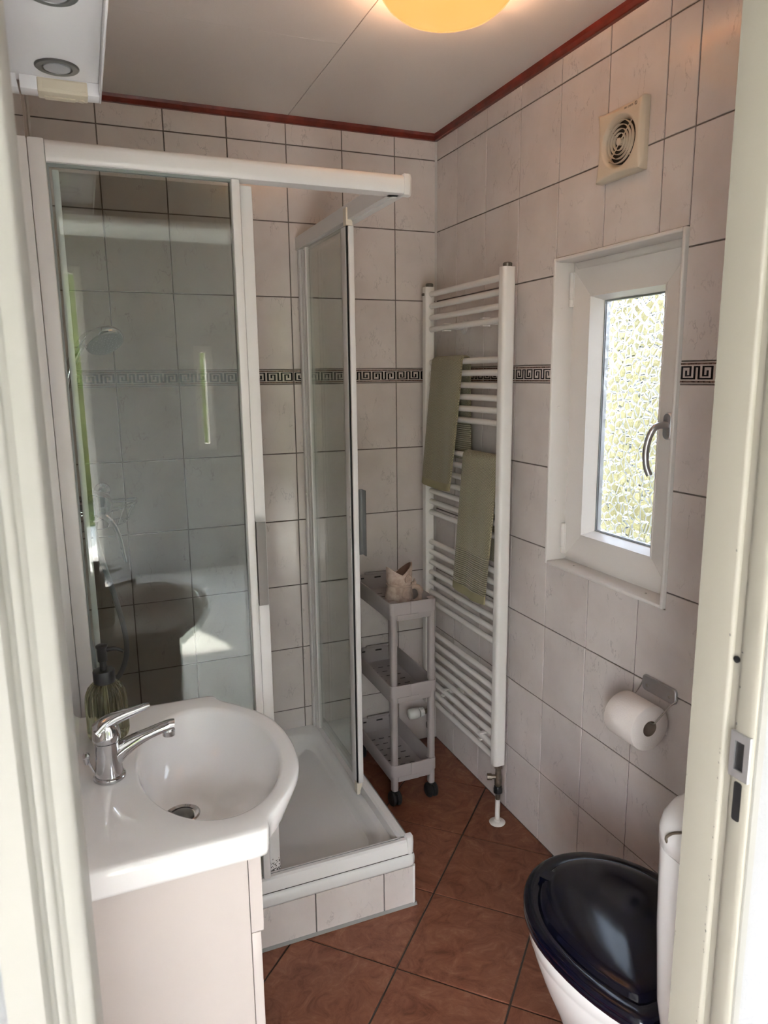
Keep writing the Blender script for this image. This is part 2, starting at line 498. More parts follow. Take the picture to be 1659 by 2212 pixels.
border_mesh = {}
def border_me(a, c):
    """glazed border tile, printed key pattern, cut to the stretch a..c of its 0.2 m"""
    k = (round(a, 4), round(c, 4))
    if k in border_mesh: return border_mesh[k]
    bm = B()
    W_, H_ = 0.2 - GAP, 0.0512 - GAP * 0.75
    ch = 0.001
    z = H_ / 2
    rows = [(0.0024, 1, None), (0.0040, 2, None), (0.0030, 1, None)]
    kr = (H_ - 2 * sum(r[0] for r in rows)) / 9
    seq = rows + [(kr, 3, i) for i in range(9)] + rows[::-1]
    cu = W_ / 31.6
    off = a + (c - a) / 2
    for h, t, i in seq:
        z1 = z - h
        runs = []
        if t == 3:
            s = 0
            for q in range(1, 33):
                if q == 32 or KEY[i][q] != KEY[i][s]:
                    runs.append((s * cu, q * cu, 0 if KEY[i][s] else 1)); s = q
            runs = [(GAP / 2 + 0.3 * cu + p, GAP / 2 + 0.3 * cu + q, m) for p, q, m in runs]
            runs[-1] = (runs[-1][0], 0.2 - GAP / 2, runs[-1][2]); runs.insert(0, (GAP / 2, GAP / 2 + 0.3 * cu, 1))
        else:
            runs = [(GAP / 2, 0.2 - GAP / 2, t)]
        for p, q, m in runs:
            p, q = max(p, a), min(q, c)
            if q - p < 1e-5: continue
            f = bm.faces.new([bm.verts.new((u - off, -PROUD, v)) for u, v in ((p, z1), (q, z1), (q, z), (p, z))])
            f.material_index = m
        z = z1
    a2, c2 = max(a, GAP / 2) - off, min(c, 0.2 - GAP / 2) - off
    fr = [(a2, -PROUD, -H_ / 2), (c2, -PROUD, -H_ / 2), (c2, -PROUD, H_ / 2), (a2, -PROUD, H_ / 2)]
    loft(bm, [[(x, 0, zz) for x, _, zz in fr], fr], False, False, mi=1)
    me = bpy.data.meshes.new('border_tile'); bm.to_mesh(me); bm.free()
    for m in (M['key_black'], M['key_cream'], M['key_marble']): me.materials.append(m)
    border_mesh[k] = me
    return me

Z1, TH, LH = 2.2875, 0.24911, 0.05123
ROWS = [(Z1, HC)]
for i in range(3): ROWS.append((Z1 - (i + 1) * TH, Z1 - i * TH))
LT = Z1 - 3 * TH; LB = LT - LH
z = LB
while z > 0.02:
    ROWS.append((max(z - TH, 0.0), z)); z -= TH
def tile_wall(parent, ulines, to_world, rot, hole=None, keep=None):
    """ulines: joint positions along the wall; each stretch gets one tile per course"""
    for u0, u1, pa in ulines:
        for z0, z1 in ROWS + [(LB, LT)]:
            if keep and not keep(z0, z1): continue
            border = (z0, z1) == (LB, LT)
            rects = [(u0, u1, z0, z1)]
            if hole:
                hu0, hu1, hz0, hz1 = hole
                if u0 < hu1 - 1e-3 < u1 - 2e-3 and z1 > hz0 + 1e-3 > z0:
                    rects = []
                    g_ = GAP / 2
                    def Lp(i, y_): return [(p - (u0 + u1) / 2, y_, q - (z0 + z1) / 2) for p, q in ((u0 + g_ + i, z0 + g_ + i), (u1 - g_ - i, z0 + g_ + i), (u1 - g_ - i, z1 - g_ - i), (hu1 + g_ + i, z1 - g_ - i), (hu1 + g_ + i, hz0 - g_ - i), (u0 + g_ + i, hz0 - g_ - i))]
                    bm_ = B(); loft(bm_, [Lp(0, 0), Lp(0, -PROUD + 0.0007), Lp(0.0012, -PROUD)], False, True)
                    bmesh.ops.recalc_face_normals(bm_, faces=bm_.faces)
                    me_ = bpy.data.meshes.new('wall_tile'); bm_.to_mesh(me_); bm_.free(); me_.materials.append(M['tile'])
                    put(me_, 'wall_tile', parent, to_world((u0 + u1) / 2, (z0 + z1) / 2), rot)
                elif u0 >= hu0 - 1e-3 and u1 <= hu1 + 1e-3:
                    rects = []
                    if z1 > hz1: rects.append((u0, u1, max(z0, hz1), z1))
                    if z0 < hz0: rects.append((u0, u1, z0, min(z1, hz0)))
            for a, c, d, e in rects:
                if e - d < 0.012 or c - a < 0.01: continue
                u, v = (a + c) / 2, (d + e) / 2
                if border:
                    if (e - d) < LH - 1e-3: continue
                    me = border_me(pa, pa + (c - a)); nm = 'border_tile'
                else:
                    me = tile_me(c - a - GAP, e - d - GAP, M['tile'], 'wall_tile'); nm = 'wall_tile'
                put(me, nm, parent, to_world(u, v), rot)

# back wall: u = x, joints at -0.168 - 0.2k
bl = [(-0.168, 0.0, 0.0)]
x = -0.168
while x > XL + 0.01:
    x2 = max(x - 0.2, XL); bl.append((x2, x, 0.2 - (x - x2))); x = x2
tile_wall(wall_back, bl, lambda u, v: (u, BK, v), (0, 0, 0))
# right wall: u = -y
for us, kp in (([0.0, 0.163, 0.363, 0.563, 0.763, 0.963, 1.163, 1.256, 1.456, 1.656, 1.856, 1.92], lambda a, c: a > 0.985), ([0.0, 0.163, 0.363, 0.563, 0.763, 0.963, 1.163, 1.363, 1.563, 1.763, 1.92], lambda a, c: a <= 0.985)):
    rl = []
    for u0, u1 in zip(us[:-1], us[1:]):
        pa = 0.2 - (u1 - u0) if u0 == 0.0 else 0.0
        rl.append((u0, u1, pa))
    tile_wall(wall_right, rl, lambda u, v: (BK, -u, v), (0, 0, -pi / 2), hole=(-WY1, -WY0, WZ0, WZ1), keep=kp)
# left wall: u = y
ll = []; y = 0.0
us = [-1.92, -1.75, -1.55, -1.35, -1.15, -0.95, -0.75, -0.55, -0.35, -0.15, 0.0]
for u0, u1 in zip(us[:-1], us[1:]): ll.append((u0, u1, 0.0))
tile_wall(wall_left, ll, lambda u, v: (XL - BK, u, v), (0, 0, pi / 2))

# floor: 0.3 m tiles laid on the diagonal, cut at the walls
def clip(poly, ax, lim, sgn):
    out = []
    for i in range(len(poly)):
        p, q = poly[i], poly[(i + 1) % len(poly)]
        ip, iq = sgn * (p[ax] - lim) <= 0, sgn * (q[ax] - lim) <= 0
        if ip: out.append(p)
        if ip != iq:
            t = (lim - p[ax]) / (q[ax] - p[ax])
            out.append((p[0] + (q[0] - p[0]) * t, p[1] + (q[1] - p[1]) * t))
    return out
fs = 0.2988; d2 = fs / sqrt(2)
ox, oy = -0.6372, -1.0620
g = 0.0026
for i in range(-8, 9):
    for j in range(-8, 9):
        cx = ox + (i - j) * d2; cy = oy + (i + j) * d2 + d2
        rr = d2 - g * sqrt(2)
        poly = [(cx, cy - rr), (cx + rr, cy), (cx, cy + rr), (cx - rr, cy)]
        for ax, lim, sg in ((0, XR, 1), (0, XL, -1), (1, YB, 1), (1, YD, -1)):
            if len(poly) >= 3: poly = clip(poly, ax, lim, sg)
        if len(poly) < 3: continue
        ar = abs(sum(poly[k][0] * poly[(k + 1) % len(poly)][1] - poly[(k + 1) % len(poly)][0] * poly[k][1] for k in range(len(poly)))) / 2
        if ar < 0.0008: continue
        if cx < -0.62 and cy > -0.5 and all(p[0] < -0.5 and p[1] > -0.86 for p in poly): continue   # under the shower tray
        mx = sum(p[0] for p in poly) / len(poly); my = sum(p[1] for p in poly) / len(poly)
        ins = lambda q: [(p[0] + (mx - p[0]) * q, p[1] + (my - p[1]) * q) for p in poly]
        b = B(); loft(b, [[(*p, -0.0035) for p in poly], [(*p, -0.0008) for p in poly], [(*p, 0.0) for p in ins(0.008)]])
        mk('floor_tile', b, M['ftile'], floor, smooth=False)

# corner joint and cornice
b = B(); prism(b, [(0.0, 0.0), (-0.007, -0.0005), (-0.0005, -0.007)], 'z', 0.0, 2.352)
struct('trim_3', b, M['silicone'])
b = B(); prism(b, [(XL, 0.0), (XL + 0.007, -0.0005), (XL + 0.0005, -0.007)], 'z', 0.0, 2.352)
struct('trim_5', b, M['silicone'])
tag(bpy.data.objects['trim_3'], 'pale sealant joint in the far right room corner')
cp = [(0.0, 2.352), (0.0105, 2.352), (0.0125, 2.354), (0.0125, 2.366), (0.015, 2.370), (0.0165, HC), (0.0, HC)]
b = B(); prism(b, [(-p, q) for p, q in cp], 'x', XL, 0.0)
struct('trim_1', b, M['redwood'])
b = B(); prism(b, [(-p, q) for p, q in cp], 'y', YD, -0.0)
struct('trim_2', b, M['redwood'])
b = B(); prism(b, [(XL + p, q) for p, q in cp], 'y', YD, -0.0)
struct('trim_4', b, M['redwood'])
# ------------------------------------------------------------------ window
win = thing('window_1', 'white tilt window with hammered glass in the right wall', None, (0.06, -1.01, WZ0), kind='structure')
lt = 0.010
for nm, (y0, y1, z0, z1) in (('reveal_board', (WY1 - lt, WY1, WZ0, WZ1)), ('reveal_board', (WY0, WY0 + lt, WZ0, WZ1)), ('reveal_board', (WY0 + lt, WY1 - lt, WZ1 - lt, WZ1)), ('window_sill', (WY0 + lt, WY1 - lt, WZ0, WZ0 + lt))):
    b = B(); box(b, -0.009, 0.13, y0, y1, z0, z1, 0.0035, 3)
    if nm == 'window_sill': pass
    o = mk(nm, b, M['upvc'], win)
# rounded cover beads between boards and the fixed frame
def ring4(bm, y0, y1, z0, z1, wid, x0, x1, bev=0.0015):
    """mitred rectangular frame (four pieces), outer size y0..y1 z0..z1, member width wid, depth x0..x1"""
    out = [(y0, z0), (y1, z0), (y1, z1), (y0, z1)]
    inn = [(y0 + wid, z0 + wid), (y1 - wid, z0 + wid), (y1 - wid, z1 - wid), (y0 + wid, z1 - wid)]
    res = []
    for i in range(4):
        j = (i + 1) % 4
        poly = [out[i], out[j], inn[j], inn[i]]
        c = (sum(p[0] for p in poly) / 4, sum(p[1] for p in poly) / 4)
        bb = B()
        prism(bb, poly, 'x', x0, x1)
        if bev: bmesh.ops.bevel(bb, geom=list(bb.edges), offset=bev, segments=2, profile=0.5, affect='EDGES', clamp_overlap=True)
        res.append(bb)
    return res
for bb in ring4(None, WY0 + lt, WY1 - lt, WZ0 + lt, WZ1 - lt, 0.030, 0.056, 0.125): mk('fixed_frame', bb, M['upvc'], win)
SY0, SY1, SZ0, SZ1 = -1.226, -0.787, 0.972, 1.802
sash = None
for bb in ring4(None, SY0, SY1, SZ0, SZ1, 0.074, 0.046, 0.112, 0.0008): mk('sash_rail', bb, M['upvc'], win)
GY0, GY1, GZ0, GZ1 = SY0 + 0.074, SY1 - 0.074, SZ0 + 0.074, SZ1 - 0.074
# sloping glazing bead
def bead(x0, x1, ins):
    out = [(GY0, GZ0), (GY1, GZ0), (GY1, GZ1), (GY0, GZ1)]
    i1 = [(GY0 + 0.004, GZ0 + 0.004), (GY1 - 0.004, GZ0 + 0.004), (GY1 - 0.004, GZ1 - 0.004), (GY0 + 0.004, GZ1 - 0.004)]
    i2 = [(GY0 + ins, GZ0 + ins), (GY1 - ins, GZ0 + ins), (GY1 - ins, GZ1 - ins), (GY0 + ins, GZ1 - ins)]
    for i in range(4):
        j = (i + 1) % 4
        bb = B()
        loft(bb, [[(x1, *out[i]), (x0, *out[i]), (x0, *i1[i]), (x1, *i2[i])], [(x1, *out[j]), (x0, *out[j]), (x0, *i1[j]), (x1, *i2[j])]])
        mk('glazing_bead', bb, M['upvc'], win, smooth=False)
bead(0.0445, 0.086, 0.014)
for bb in ring4(None, GY0 + 0.010, GY1 - 0.010, GZ0 + 0.010, GZ1 - 0.010, 0.0065, 0.0862, 0.088, 0): mk('glazing_seal', bb, M['gseal'], win, smooth=False)
b = B(); box(b, 0.0885, 0.0915, GY0 + 0.008, GY1 - 0.008, GZ0 + 0.008, GZ1 - 0.008)
mk('inner_pane', b, M['clear'], win, smooth=False)
for bb in ring4(None, GY0 + 0.008, GY1 - 0.008, GZ0 + 0.008, GZ1 - 0.008, 0.010, 0.0918, 0.1038, 0): mk('spacer_bar', bb, M['satin'], win, smooth=False)
b = B(); box(b, 0.104, 0.108, GY0 + 0.006, GY1 - 0.006, GZ0 + 0.006, GZ1 - 0.006)
o = mk('hammered_pane', b, [M['flatglass'], M['hammer']], win, smooth=False)
for f_ in o.data.polygons:
    if f_.normal.x > 0.9: f_.material_index = 1
o['label'] = 'hammered obscure glass pane'
for z0, z1 in ((1.702, 1.796), (0.978, 1.070)):
    b = B()
    for q0, q1 in ((z0, z0 + 0.02), (z0 + 0.021, z1)):
        lathe(b, [(0.0055, q0), (0.0065, q0 + 0.002), (0.0065, q1 - 0.002), (0.0055, q1)], (0.042, SY1 + 0.004, 0), 14)
    box(b, 0.042, 0.05, SY1 - 0.004, SY1 + 0.002, z0, z1)
    mk('hinge', b, M['upvc'], win)
hy, hz = -1.189, 1.387
b = B()
pl = rrect(hy - 0.0145, hy + 0.0145, hz - 0.033, hz + 0.033, 0.0140, 6)
pl2 = rrect(hy - 0.012, hy + 0.012, hz - 0.0305, hz + 0.0305, 0.0118, 6)
loft(b, [[(0.0465, *p) for p in pl], [(0.037, *p) for p in pl], [(0.0345, *p) for p in pl2]])
hd = mk('window_handle', b, M['satin'], win)
b = B()
hp = smooth_path([(0.036, hy, hz + 0.002), (0.014, hy, hz + 0.003), (-0.002, hy + 0.002, hz - 0.004), (-0.012, hy + 0.007, hz - 0.028), (-0.016, hy + 0.010, hz - 0.062), (-0.014, hy + 0.008, hz - 0.095), (-0.008, hy + 0.002, hz - 0.118)], 6)
n = len(hp)
tube(b, hp, [0.0092 - 0.0012 * min(1, i / 10) for i in range(n)], 14)
mk('lever', b, M['satin'], hd)
for z_ in (1.70, 1.42, 1.14):
    b = B(); lathe(b, [(0.0032, 0), (0.0032, -0.001), (0.0018, -0.0018)], (0.018, WY1 - lt, z_), 10, 'y'); mk('screw_cap', b, M['upvc'], win)
for y_ in (-0.86, -1.16):
    b = B(); lathe(b, [(0.0032, 0), (0.0032, 0.001), (0.0018, 0.0018)], (0.028, y_, WZ0 + lt), 10); mk('screw_cap', b, M['steel'], win)

# ------------------------------------------------------------------ door frame the camera looks through
door = thing('door_1', 'ivory painted door frame in the foreground', None, (-0.95, -1.96, 0), kind='structure')
jp = [(-0.592, YD + 0.001), (-0.592, -1.967), (-0.5905, -1.9705), (-0.5865, -1.972), (-0.5862, -1.9815), (-0.5900, -1.9845), (-0.5915, -1.989), (-0.592, -2.0045), (-0.5905, -2.0105), (-0.5870, -2.0125), (-0.5735, -2.0125), (-0.5735, YD + 0.001)]
b = B(); prism(b, jp, 'z', -0.0, DZ)
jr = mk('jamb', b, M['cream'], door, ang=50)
b = B(); prism(b, [(-0.5875, -2.0127), (-0.5865, -2.0152), (-0.577, -2.0152), (-0.5738, -2.0127)], 'z', 0.0, DZ)
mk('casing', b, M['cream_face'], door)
b = B(); prism(b, [(DX0, YD + 0.001), (DX0, -2.016), (-1.3015, -2.0195), (-1.3045, -2.0210), (-1.3140, -2.0215), (-1.3165, -2.0185), (-1.3190, -2.0180), (-1.3205, -2.0210), (-1.3225, -2.0225), (-1.3260, -2.0225), (-1.3280, -2.0185), (-1.3310, -2.0175), (-1.3330, -2.0225), (-1.3350, -2.0250), (-1.3600, -2.0255), (-1.3600, -2.0055), (-1.3451, -2.0055), (-1.3451, YD + 0.001)], 'z', 0.0, DZ)
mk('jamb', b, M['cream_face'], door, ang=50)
b = B(); box(b, DX0 - 0.045, DX1 + 0.0185, -2.0215, YD + 0.001, DZ, DZ + 0.03, 0.002)
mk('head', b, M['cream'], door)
# strike plate with its pocket, slot below and a screw hole
sp = []
b = B()
y0, y1, z0, z1 = -2.0105, -1.9835, 1.0455, 1.1025
for (a, c, d, e) in ((y0, y0 + 0.0075, z0, z1), (y1 - 0.0065, y1, z0, z1), (y0 + 0.0075, y1 - 0.0065, z0, z0 + 0.0105), (y0 + 0.0075, y1 - 0.0065, z1 - 0.0105, z1)):
    box(b, -0.5945, -0.5905, a, c, d, e)
pl_ = mk('strike_plate', b, M['satin'], jr, smooth=False)
pl_['label'] = 'satin metal strike plate'
b = B(); box(b, -0.5926, -0.588, y0 + 0.0074, y1 - 0.0064, z0 + 0.0104, z1 - 0.0104)
mk('strike_pocket', b, M['black'], jr, smooth=False)
b = B(); prism(b, rrect(-2.0025, -1.9915, 0.9905, 1.0405, 0.003, 3), 'x', -0.5924, -0.588)
mk('latch_slot', b, M['black'], jr)
b = B(); lathe(b, [(0.0042, 0), (0.0042, 0.003)], (-0.5882, -1.9765, 1.186), 14, 'x')
mk('screw_hole', b, M['black'], jr)

random.seed(21)
b = B()
for k in range(34):
    yy = random.choice((-1.9675, -1.9675, -1.9872, YD - 0.0005)) + random.gauss(0, 0.0006); zz = random.uniform(0.62, 1.10) if k % 5 else random.uniform(1.1, 1.5)
    hh = random.uniform(0.0008, 0.0035); ww = random.uniform(0.0003, 0.0008); xx = -0.5922 if yy < -1.985 or yy > -1.9668 else -0.5921
    prism(b, [(yy - ww, zz), (yy + ww * 0.4, zz + hh * 0.2), (yy + ww, zz + hh), (yy - ww * 0.6, zz + hh * 0.9)], 'x', xx, xx + 0.002)
mk('paint_chips', b, M['darkmetal'], jr, smooth=False)['kind'] = 'stuff'

# ------------------------------------------------------------------ shower tray on its tiled plinth
TX1, TY0 = -0.493, -0.873
tray = thing('shower_tray', 'low white square shower tray on a tiled plinth', 'shower tray', (-0.925, -0.437, 0.0))
def sq(x0, x1, y0, y1, r, z_, n=6): return [(*p, z_) for p in rrect(x0, x1, y0, y1, r, n)]
b = B()
X0, X1, Y0, Y1 = XL + 0.001, TX1, TY0, -0.001
L = [sq(X0, X1 - 0.006, Y0 + 0.006, Y1, 0.014, 0.127), sq(X0, X1 - 0.001, Y0 + 0.001, Y1, 0.018, 0.129), sq(X0, X1 + 0.002, Y0 - 0.002, Y1, 0.020, 0.135), sq(X0, X1 + 0.002, Y0 - 0.002, Y1, 0.020, 0.150),
     sq(X0, X1, Y0, Y1, 0.020, 0.160), sq(X0, X1 - 0.005, Y0 + 0.005, Y1, 0.018, 0.1645), sq(X0 + 0.01, X1 - 0.010, Y0 + 0.010, Y1 - 0.006, 0.016, 0.1655),
     sq(X0 + 0.052, X1 - 0.052, Y0 + 0.062, Y1 - 0.05, 0.075, 0.1645), sq(X0 + 0.060, X1 - 0.060, Y0 + 0.070, Y1 - 0.058, 0.078, 0.161), sq(X0 + 0.072, X1 - 0.072, Y0 + 0.083, Y1 - 0.07, 0.080, 0.140),
     sq(X0 + 0.088, X1 - 0.088, Y0 + 0.099, Y1 - 0.086, 0.085, 0.122), sq(X0 + 0.115, X1 - 0.115, Y0 + 0.125, Y1 - 0.112, 0.09, 0.1145), sq(X0 + 0.2, X1 - 0.2, Y0 + 0.21, Y1 - 0.2, 0.09, 0.111)]
loft(b, L, True, True)
mk('tray', b, M['acryl'], tray, ang=60)
b = B(); box(b, XL + 0.001, TX1 - 0.007, TY0 + 0.007, -0.001, 0.0, 0.104)
box(b, XL + 0.001, TX1 - 0.007, TY0 + 0.007, TY0 + 0.06, 0.104, 0.127); box(b, TX1 - 0.06, TX1 - 0.007, TY0 + 0.06, -0.001, 0.104, 0.127)
pli = mk('plinth', b, M['grout'], tray, smooth=False)
def ptile(u0, u1, side):
    b = B()
    if side == 'f': box(b, u0 + 0.0018, u1 - 0.0018, TY0 + 0.0005, TY0 + 0.0072, 0.009, 0.1268, 0.0006, 1)
    else: box(b, TX1 - 0.0072, TX1 - 0.0005, u0 + 0.0018, u1 - 0.0018, 0.009, 0.1268, 0.0006, 1)
    mk('plinth_tile', b, M['tile'], pli, smooth=False)
for u0, u1 in ((-0.593, TX1 - 0.008), (-0.795, -0.593), (-0.995, -0.795), (-1.195, -0.995), (XL + 0.002, -1.195)): ptile(u0, u1, 'f')
for u0, u1 in ((TY0 + 0.008, -0.695), (-0.695, -0.495), (-0.495, -0.295), (-0.295, -0.095), (-0.095, -0.001)): ptile(u0, u1, 's')
b = B(); lathe(b, [(0.0075, 0.0), (0.0075, 0.1268)], (TX1 - 0.0078, TY0 + 0.0078, 0), 16)
mk('edge_trim', b, M['alu'], pli)
b = B()
prism(b, [(TY0 - 0.003, 0.0), (TY0 + 0.004, 0.0), (TY0 + 0.004, 0.009), (TY0 + 0.001, 0.009)], 'x', XL + 0.001, TX1 + 0.002)
prism(b, [(TX1 + 0.003, 0.0), (TX1 - 0.004, 0.0), (TX1 - 0.004, 0.009), (TX1 - 0.001, 0.009)], 'y', TY0 - 0.002, -0.001)
mk('floor_joint', b, mat('grey_joint', (0.30, 0.29, 0.28), 0.7), pli, smooth=False)

# ------------------------------------------------------------------ shower enclosure
enc = thing('shower_enclosure', 'white framed corner shower enclosure with clear sliding glass doors', 'shower enclosure', (-0.93, -0.43, 0.166))
ZB, ZT = 0.1665, 1.988
def eb(name, m, *a, parent=enc, bev=0.0, seg=2, label=None):
    b = B(); box(b, *a, bev, seg)
    o = mk(name, b, M[m], parent, ang=40)
    if label: o['label'] = label
    return o
eb('wall_channel', 'alu', XL + 0.001, -1.334, -0.868, -0.834, ZB, ZT, bev=0.002)
eb('wall_profile', 'alu', -1.3335, -1.302, -0.872, -0.828, ZB, ZT + 0.001, bev=0.004)
# top rails: rounded outer face
def railprof(z0, z1, out, inn):
    h = z1 - z0
    return [(inn, z0), (inn, z1), (out + 0.010, z1), (out + 0.003, z1 - h * 0.10), (out, z1 - h * 0.3), (out, z0 + h * 0.25), (out + 0.002, z0 + h * 0.06), (out + 0.005, z0)]
b = B(); prism(b, railprof(1.946, ZT, -0.873, -0.826), 'x', -1.3015, -0.519)
mk('top_rail', b, M['alu'], enc, ang=40)
b = B(); prism(b, [(-0.500 - (p + 0.873), q) for p, q in railprof(1.946, ZT, -0.873, -0.826)], 'y', -0.846, -0.001)
mk('top_rail', b, M['alu'], enc, ang=40)
b = B(); prism(b, [(-0.532, 1.9415), (-0.520, 1.9415), (-0.520, 1.9459), (-0.532, 1.9459)], 'y', -0.83, -0.03)
mk('runner', b, M['alu'], enc, smooth=False)
b = B()
cc = [(-0.519, -0.873), (-0.508, -0.8735), (-0.4995, -0.868), (-0.4960, -0.858), (-0.4960, -0.846), (-0.519, -0.846)]
c2 = [(-0.519 + (x + 0.519) * 1.0, y) for x, y in cc]
loft(b, [[(x, y, 1.9425) for x, y in cc], [(x + (0.0012 if x > -0.515 else 0), y - (0.0012 if y < -0.86 else 0), 1.948) for x, y in cc], [(x + (0.0015 if x > -0.515 else 0), y - (0.0015 if y < -0.86 else 0), 1.982) for x, y in cc], [(x, y, 1.990) for x, y in cc]])
mk('corner_cap', b, M['alu'], enc, ang=60)
# bottom rails
b = B(); prism(b, [(-0.868, ZB), (-0.868, 0.182), (-0.862, 0.200), (-0.856, 0.205), (-0.838, 0.205), (-0.832, 0.198), (-0.832, ZB)], 'x', -1.3015, -0.517)
mk('bottom_rail', b, M['alu'], enc, ang=25)
b = B(); prism(b, [(-0.498, ZB), (-0.498, 0.182), (-0.503, 0.200), (-0.509, 0.205), (-0.527, 0.205), (-0.533, 0.198), (-0.533, ZB)], 'y', -0.844, -0.001)
mk('bottom_rail', b, M['alu'], enc, ang=25)
eb('rail_groove', 'gseal', -0.5065, -0.5045, -0.84, -0.03, 0.2038, 0.2056)
eb('rail_groove', 'gseal', -1.30, -0.53, -0.8455, -0.8435, 0.2040, 0.2056)
b = B()
cc = [(-0.5170, -0.8690), (-0.506, -0.8700), (-0.4985, -0.8650), (-0.4950, -0.856), (-0.4950, -0.843), (-0.5170, -0.843)]
loft(b, [[(x, y, ZB) for x, y in cc], [(x + (0.001 if x > -0.515 else 0), y, 0.200) for x, y in cc], [(x, y + (0.003 if y < -0.86 else 0), 0.212) for x, y in cc], [(x - (0.003 if x > -0.515 else 0), y + (0.006 if y < -0.86 else 0), 0.216) for x, y in cc]])
mk('corner_cap', b, M['alu'], enc, ang=60)
# grime lines along the rail feet
eb('sealant_line', 'mould', -1.30, -0.50, -0.8692, -0.8681, 0.1660, 0.1675)
# front fixed pane with its stile
eb('glass_pane', 'pane', -1.3018, -0.9305, -0.8555, -0.8505, 0.206, 1.946, label='fixed clear glass pane beside the washbasin')
eb('glazing_seal', 'gseal', -1.3018, -1.2975, -0.8575, -0.8485, 0.206, 1.946)
eb('glazing_seal', 'gseal', -1.2975, -0.932, -0.8572, -0.8488, 1.9400, 1.946)
eb('stile', 'alu', -0.9318, -0.9125, -0.8650, -0.8420, 0.2055, 1.9462, bev=0.004)
# front sliding door, pushed back behind the fixed pane
fd = eb('sliding_door', 'alu', -0.9075, -0.8800, -0.8375, -0.8160, 0.2060, 1.9400, bev=0.003)
eb('glass_pane', 'pane', -1.2800, -0.9060, -0.8290, -0.8240, 0.212, 1.938, parent=fd)
eb('stile', 'alu', -1.2930, -1.2800, -0.8340, -0.8190, 0.2060, 1.9400, parent=fd, bev=0.002)
eb('gasket', 'gseal', -0.9105, -0.9077, -0.8330, -0.8220, 0.2060, 1.9400, parent=fd)
b = B(); prism(b, [(-0.9105, -0.8660), (-0.8875, -0.8630), (-0.8868, -0.8605), (-0.9085, -0.8632), (-0.9085, -0.8377), (-0.9105, -0.8377)], 'z', 0.962, 1.171)
mk('handle', b, M['steel'], fd, smooth=False)['label'] = 'brushed steel pull handle'
b = B()
random.seed(3)
for k in range(70):
    xx = -0.906 + 0.025 * random.random(); zz = 0.207 + 0.035 * random.random() ** 2.2; rr = 0.0006 + 0.0011 * random.random()
    lathe(b, [(rr, 0), (rr * 0.6, -0.0004)], (xx, -0.8375, zz), 6, 'y', c0=False)
mk('mould_specks', b, M['mould'], fd, smooth=False)
# side panel (towards the radiator): wall profile, fixed pane, sliding door
eb('wall_profile', 'alu', -0.5350, -0.5000, -0.0420, -0.0035, ZB, 1.972, bev=0.003)
eb('wall_channel', 'alu', -0.5420, -0.5340, -0.0260, -0.0035, ZB, 1.960, bev=0.003)
for z_ in (1.876, 1.087, 0.30):
    b = B(); lathe(b, [(0.0075, 0.0), (0.0075, -0.003), (0.0055, -0.005), (0.0, -0.0055)], (-0.5420, -0.034, z_), 14, 'x'); mk('screw_cap', b, M['alu'], enc)
eb('glass_pane', 'pane', -0.5170, -0.5120, -0.4180, -0.0420, 0.206, 1.946)
eb('glazing_seal', 'gseal', -0.5190, -0.5100, -0.0480, -0.0425, 0.206, 1.946)
eb('stile', 'alu', -0.5260, -0.5050, -0.4780, -0.4160, 0.2055, 1.9400, bev=0.003)
sd = eb('sliding_door', 'alu', -0.5510, -0.5300, -0.5355, -0.4970, 0.2160, 1.9300, bev=0.0020)
eb('stile_nose', 'alu', -0.5470, -0.5300, -0.5500, -0.5405, 0.2160, 1.9300, parent=sd, bev=0.0035, seg=3)
eb('glass_pane', 'pane', -0.5430, -0.5380, -0.4972, -0.1200, 0.216, 1.936, parent=sd)
eb('stile', 'alu', -0.5480, -0.5340, -0.1200, -0.1060, 0.2060, 1.9400, parent=sd, bev=0.002)
eb('gasket', 'rubber', -0.5500, -0.5315, -0.5407, -0.5354, 0.2160, 1.9300, parent=sd)
b = B(); prism(b, [(-0.5515, 1.931), (-0.5325, 1.931), (-0.5325, 1.940), (-0.5385, 1.951), (-0.5435, 1.956), (-0.5435, 1.978), (-0.5515, 1.978)], 'y', -0.545, -0.520)
mk('roller_end', b, M['alu_cream'], sd, ang=50)['label'] = 'yellowed plastic roller end piece'
b = B(); prism(b, [(-0.5515, 0.2155), (-0.5325, 0.2155), (-0.5345, 0.205), (-0.5400, 0.190), (-0.5420, 0.176), (-0.5515, 0.176)], 'y', -0.545, -0.520)
mk('roller_end', b, M['alu_cream'], sd, ang=50)
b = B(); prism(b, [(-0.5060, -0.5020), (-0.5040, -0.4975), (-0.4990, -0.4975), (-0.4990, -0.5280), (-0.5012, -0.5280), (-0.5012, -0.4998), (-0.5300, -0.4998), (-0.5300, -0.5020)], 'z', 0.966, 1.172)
mk('handle', b, M['darkmetal'], sd, smooth=False)  # steel like the front handle, with its shade put into a darker metal
for z_ in (1.125, 1.095, 1.055, 1.025):
    b = B(); lathe(b, [(0.0035, 0), (0.003, -0.0012)], (-0.5509, -0.529, z_), 10, 'x'); mk('screw', b, M['steel'], sd)

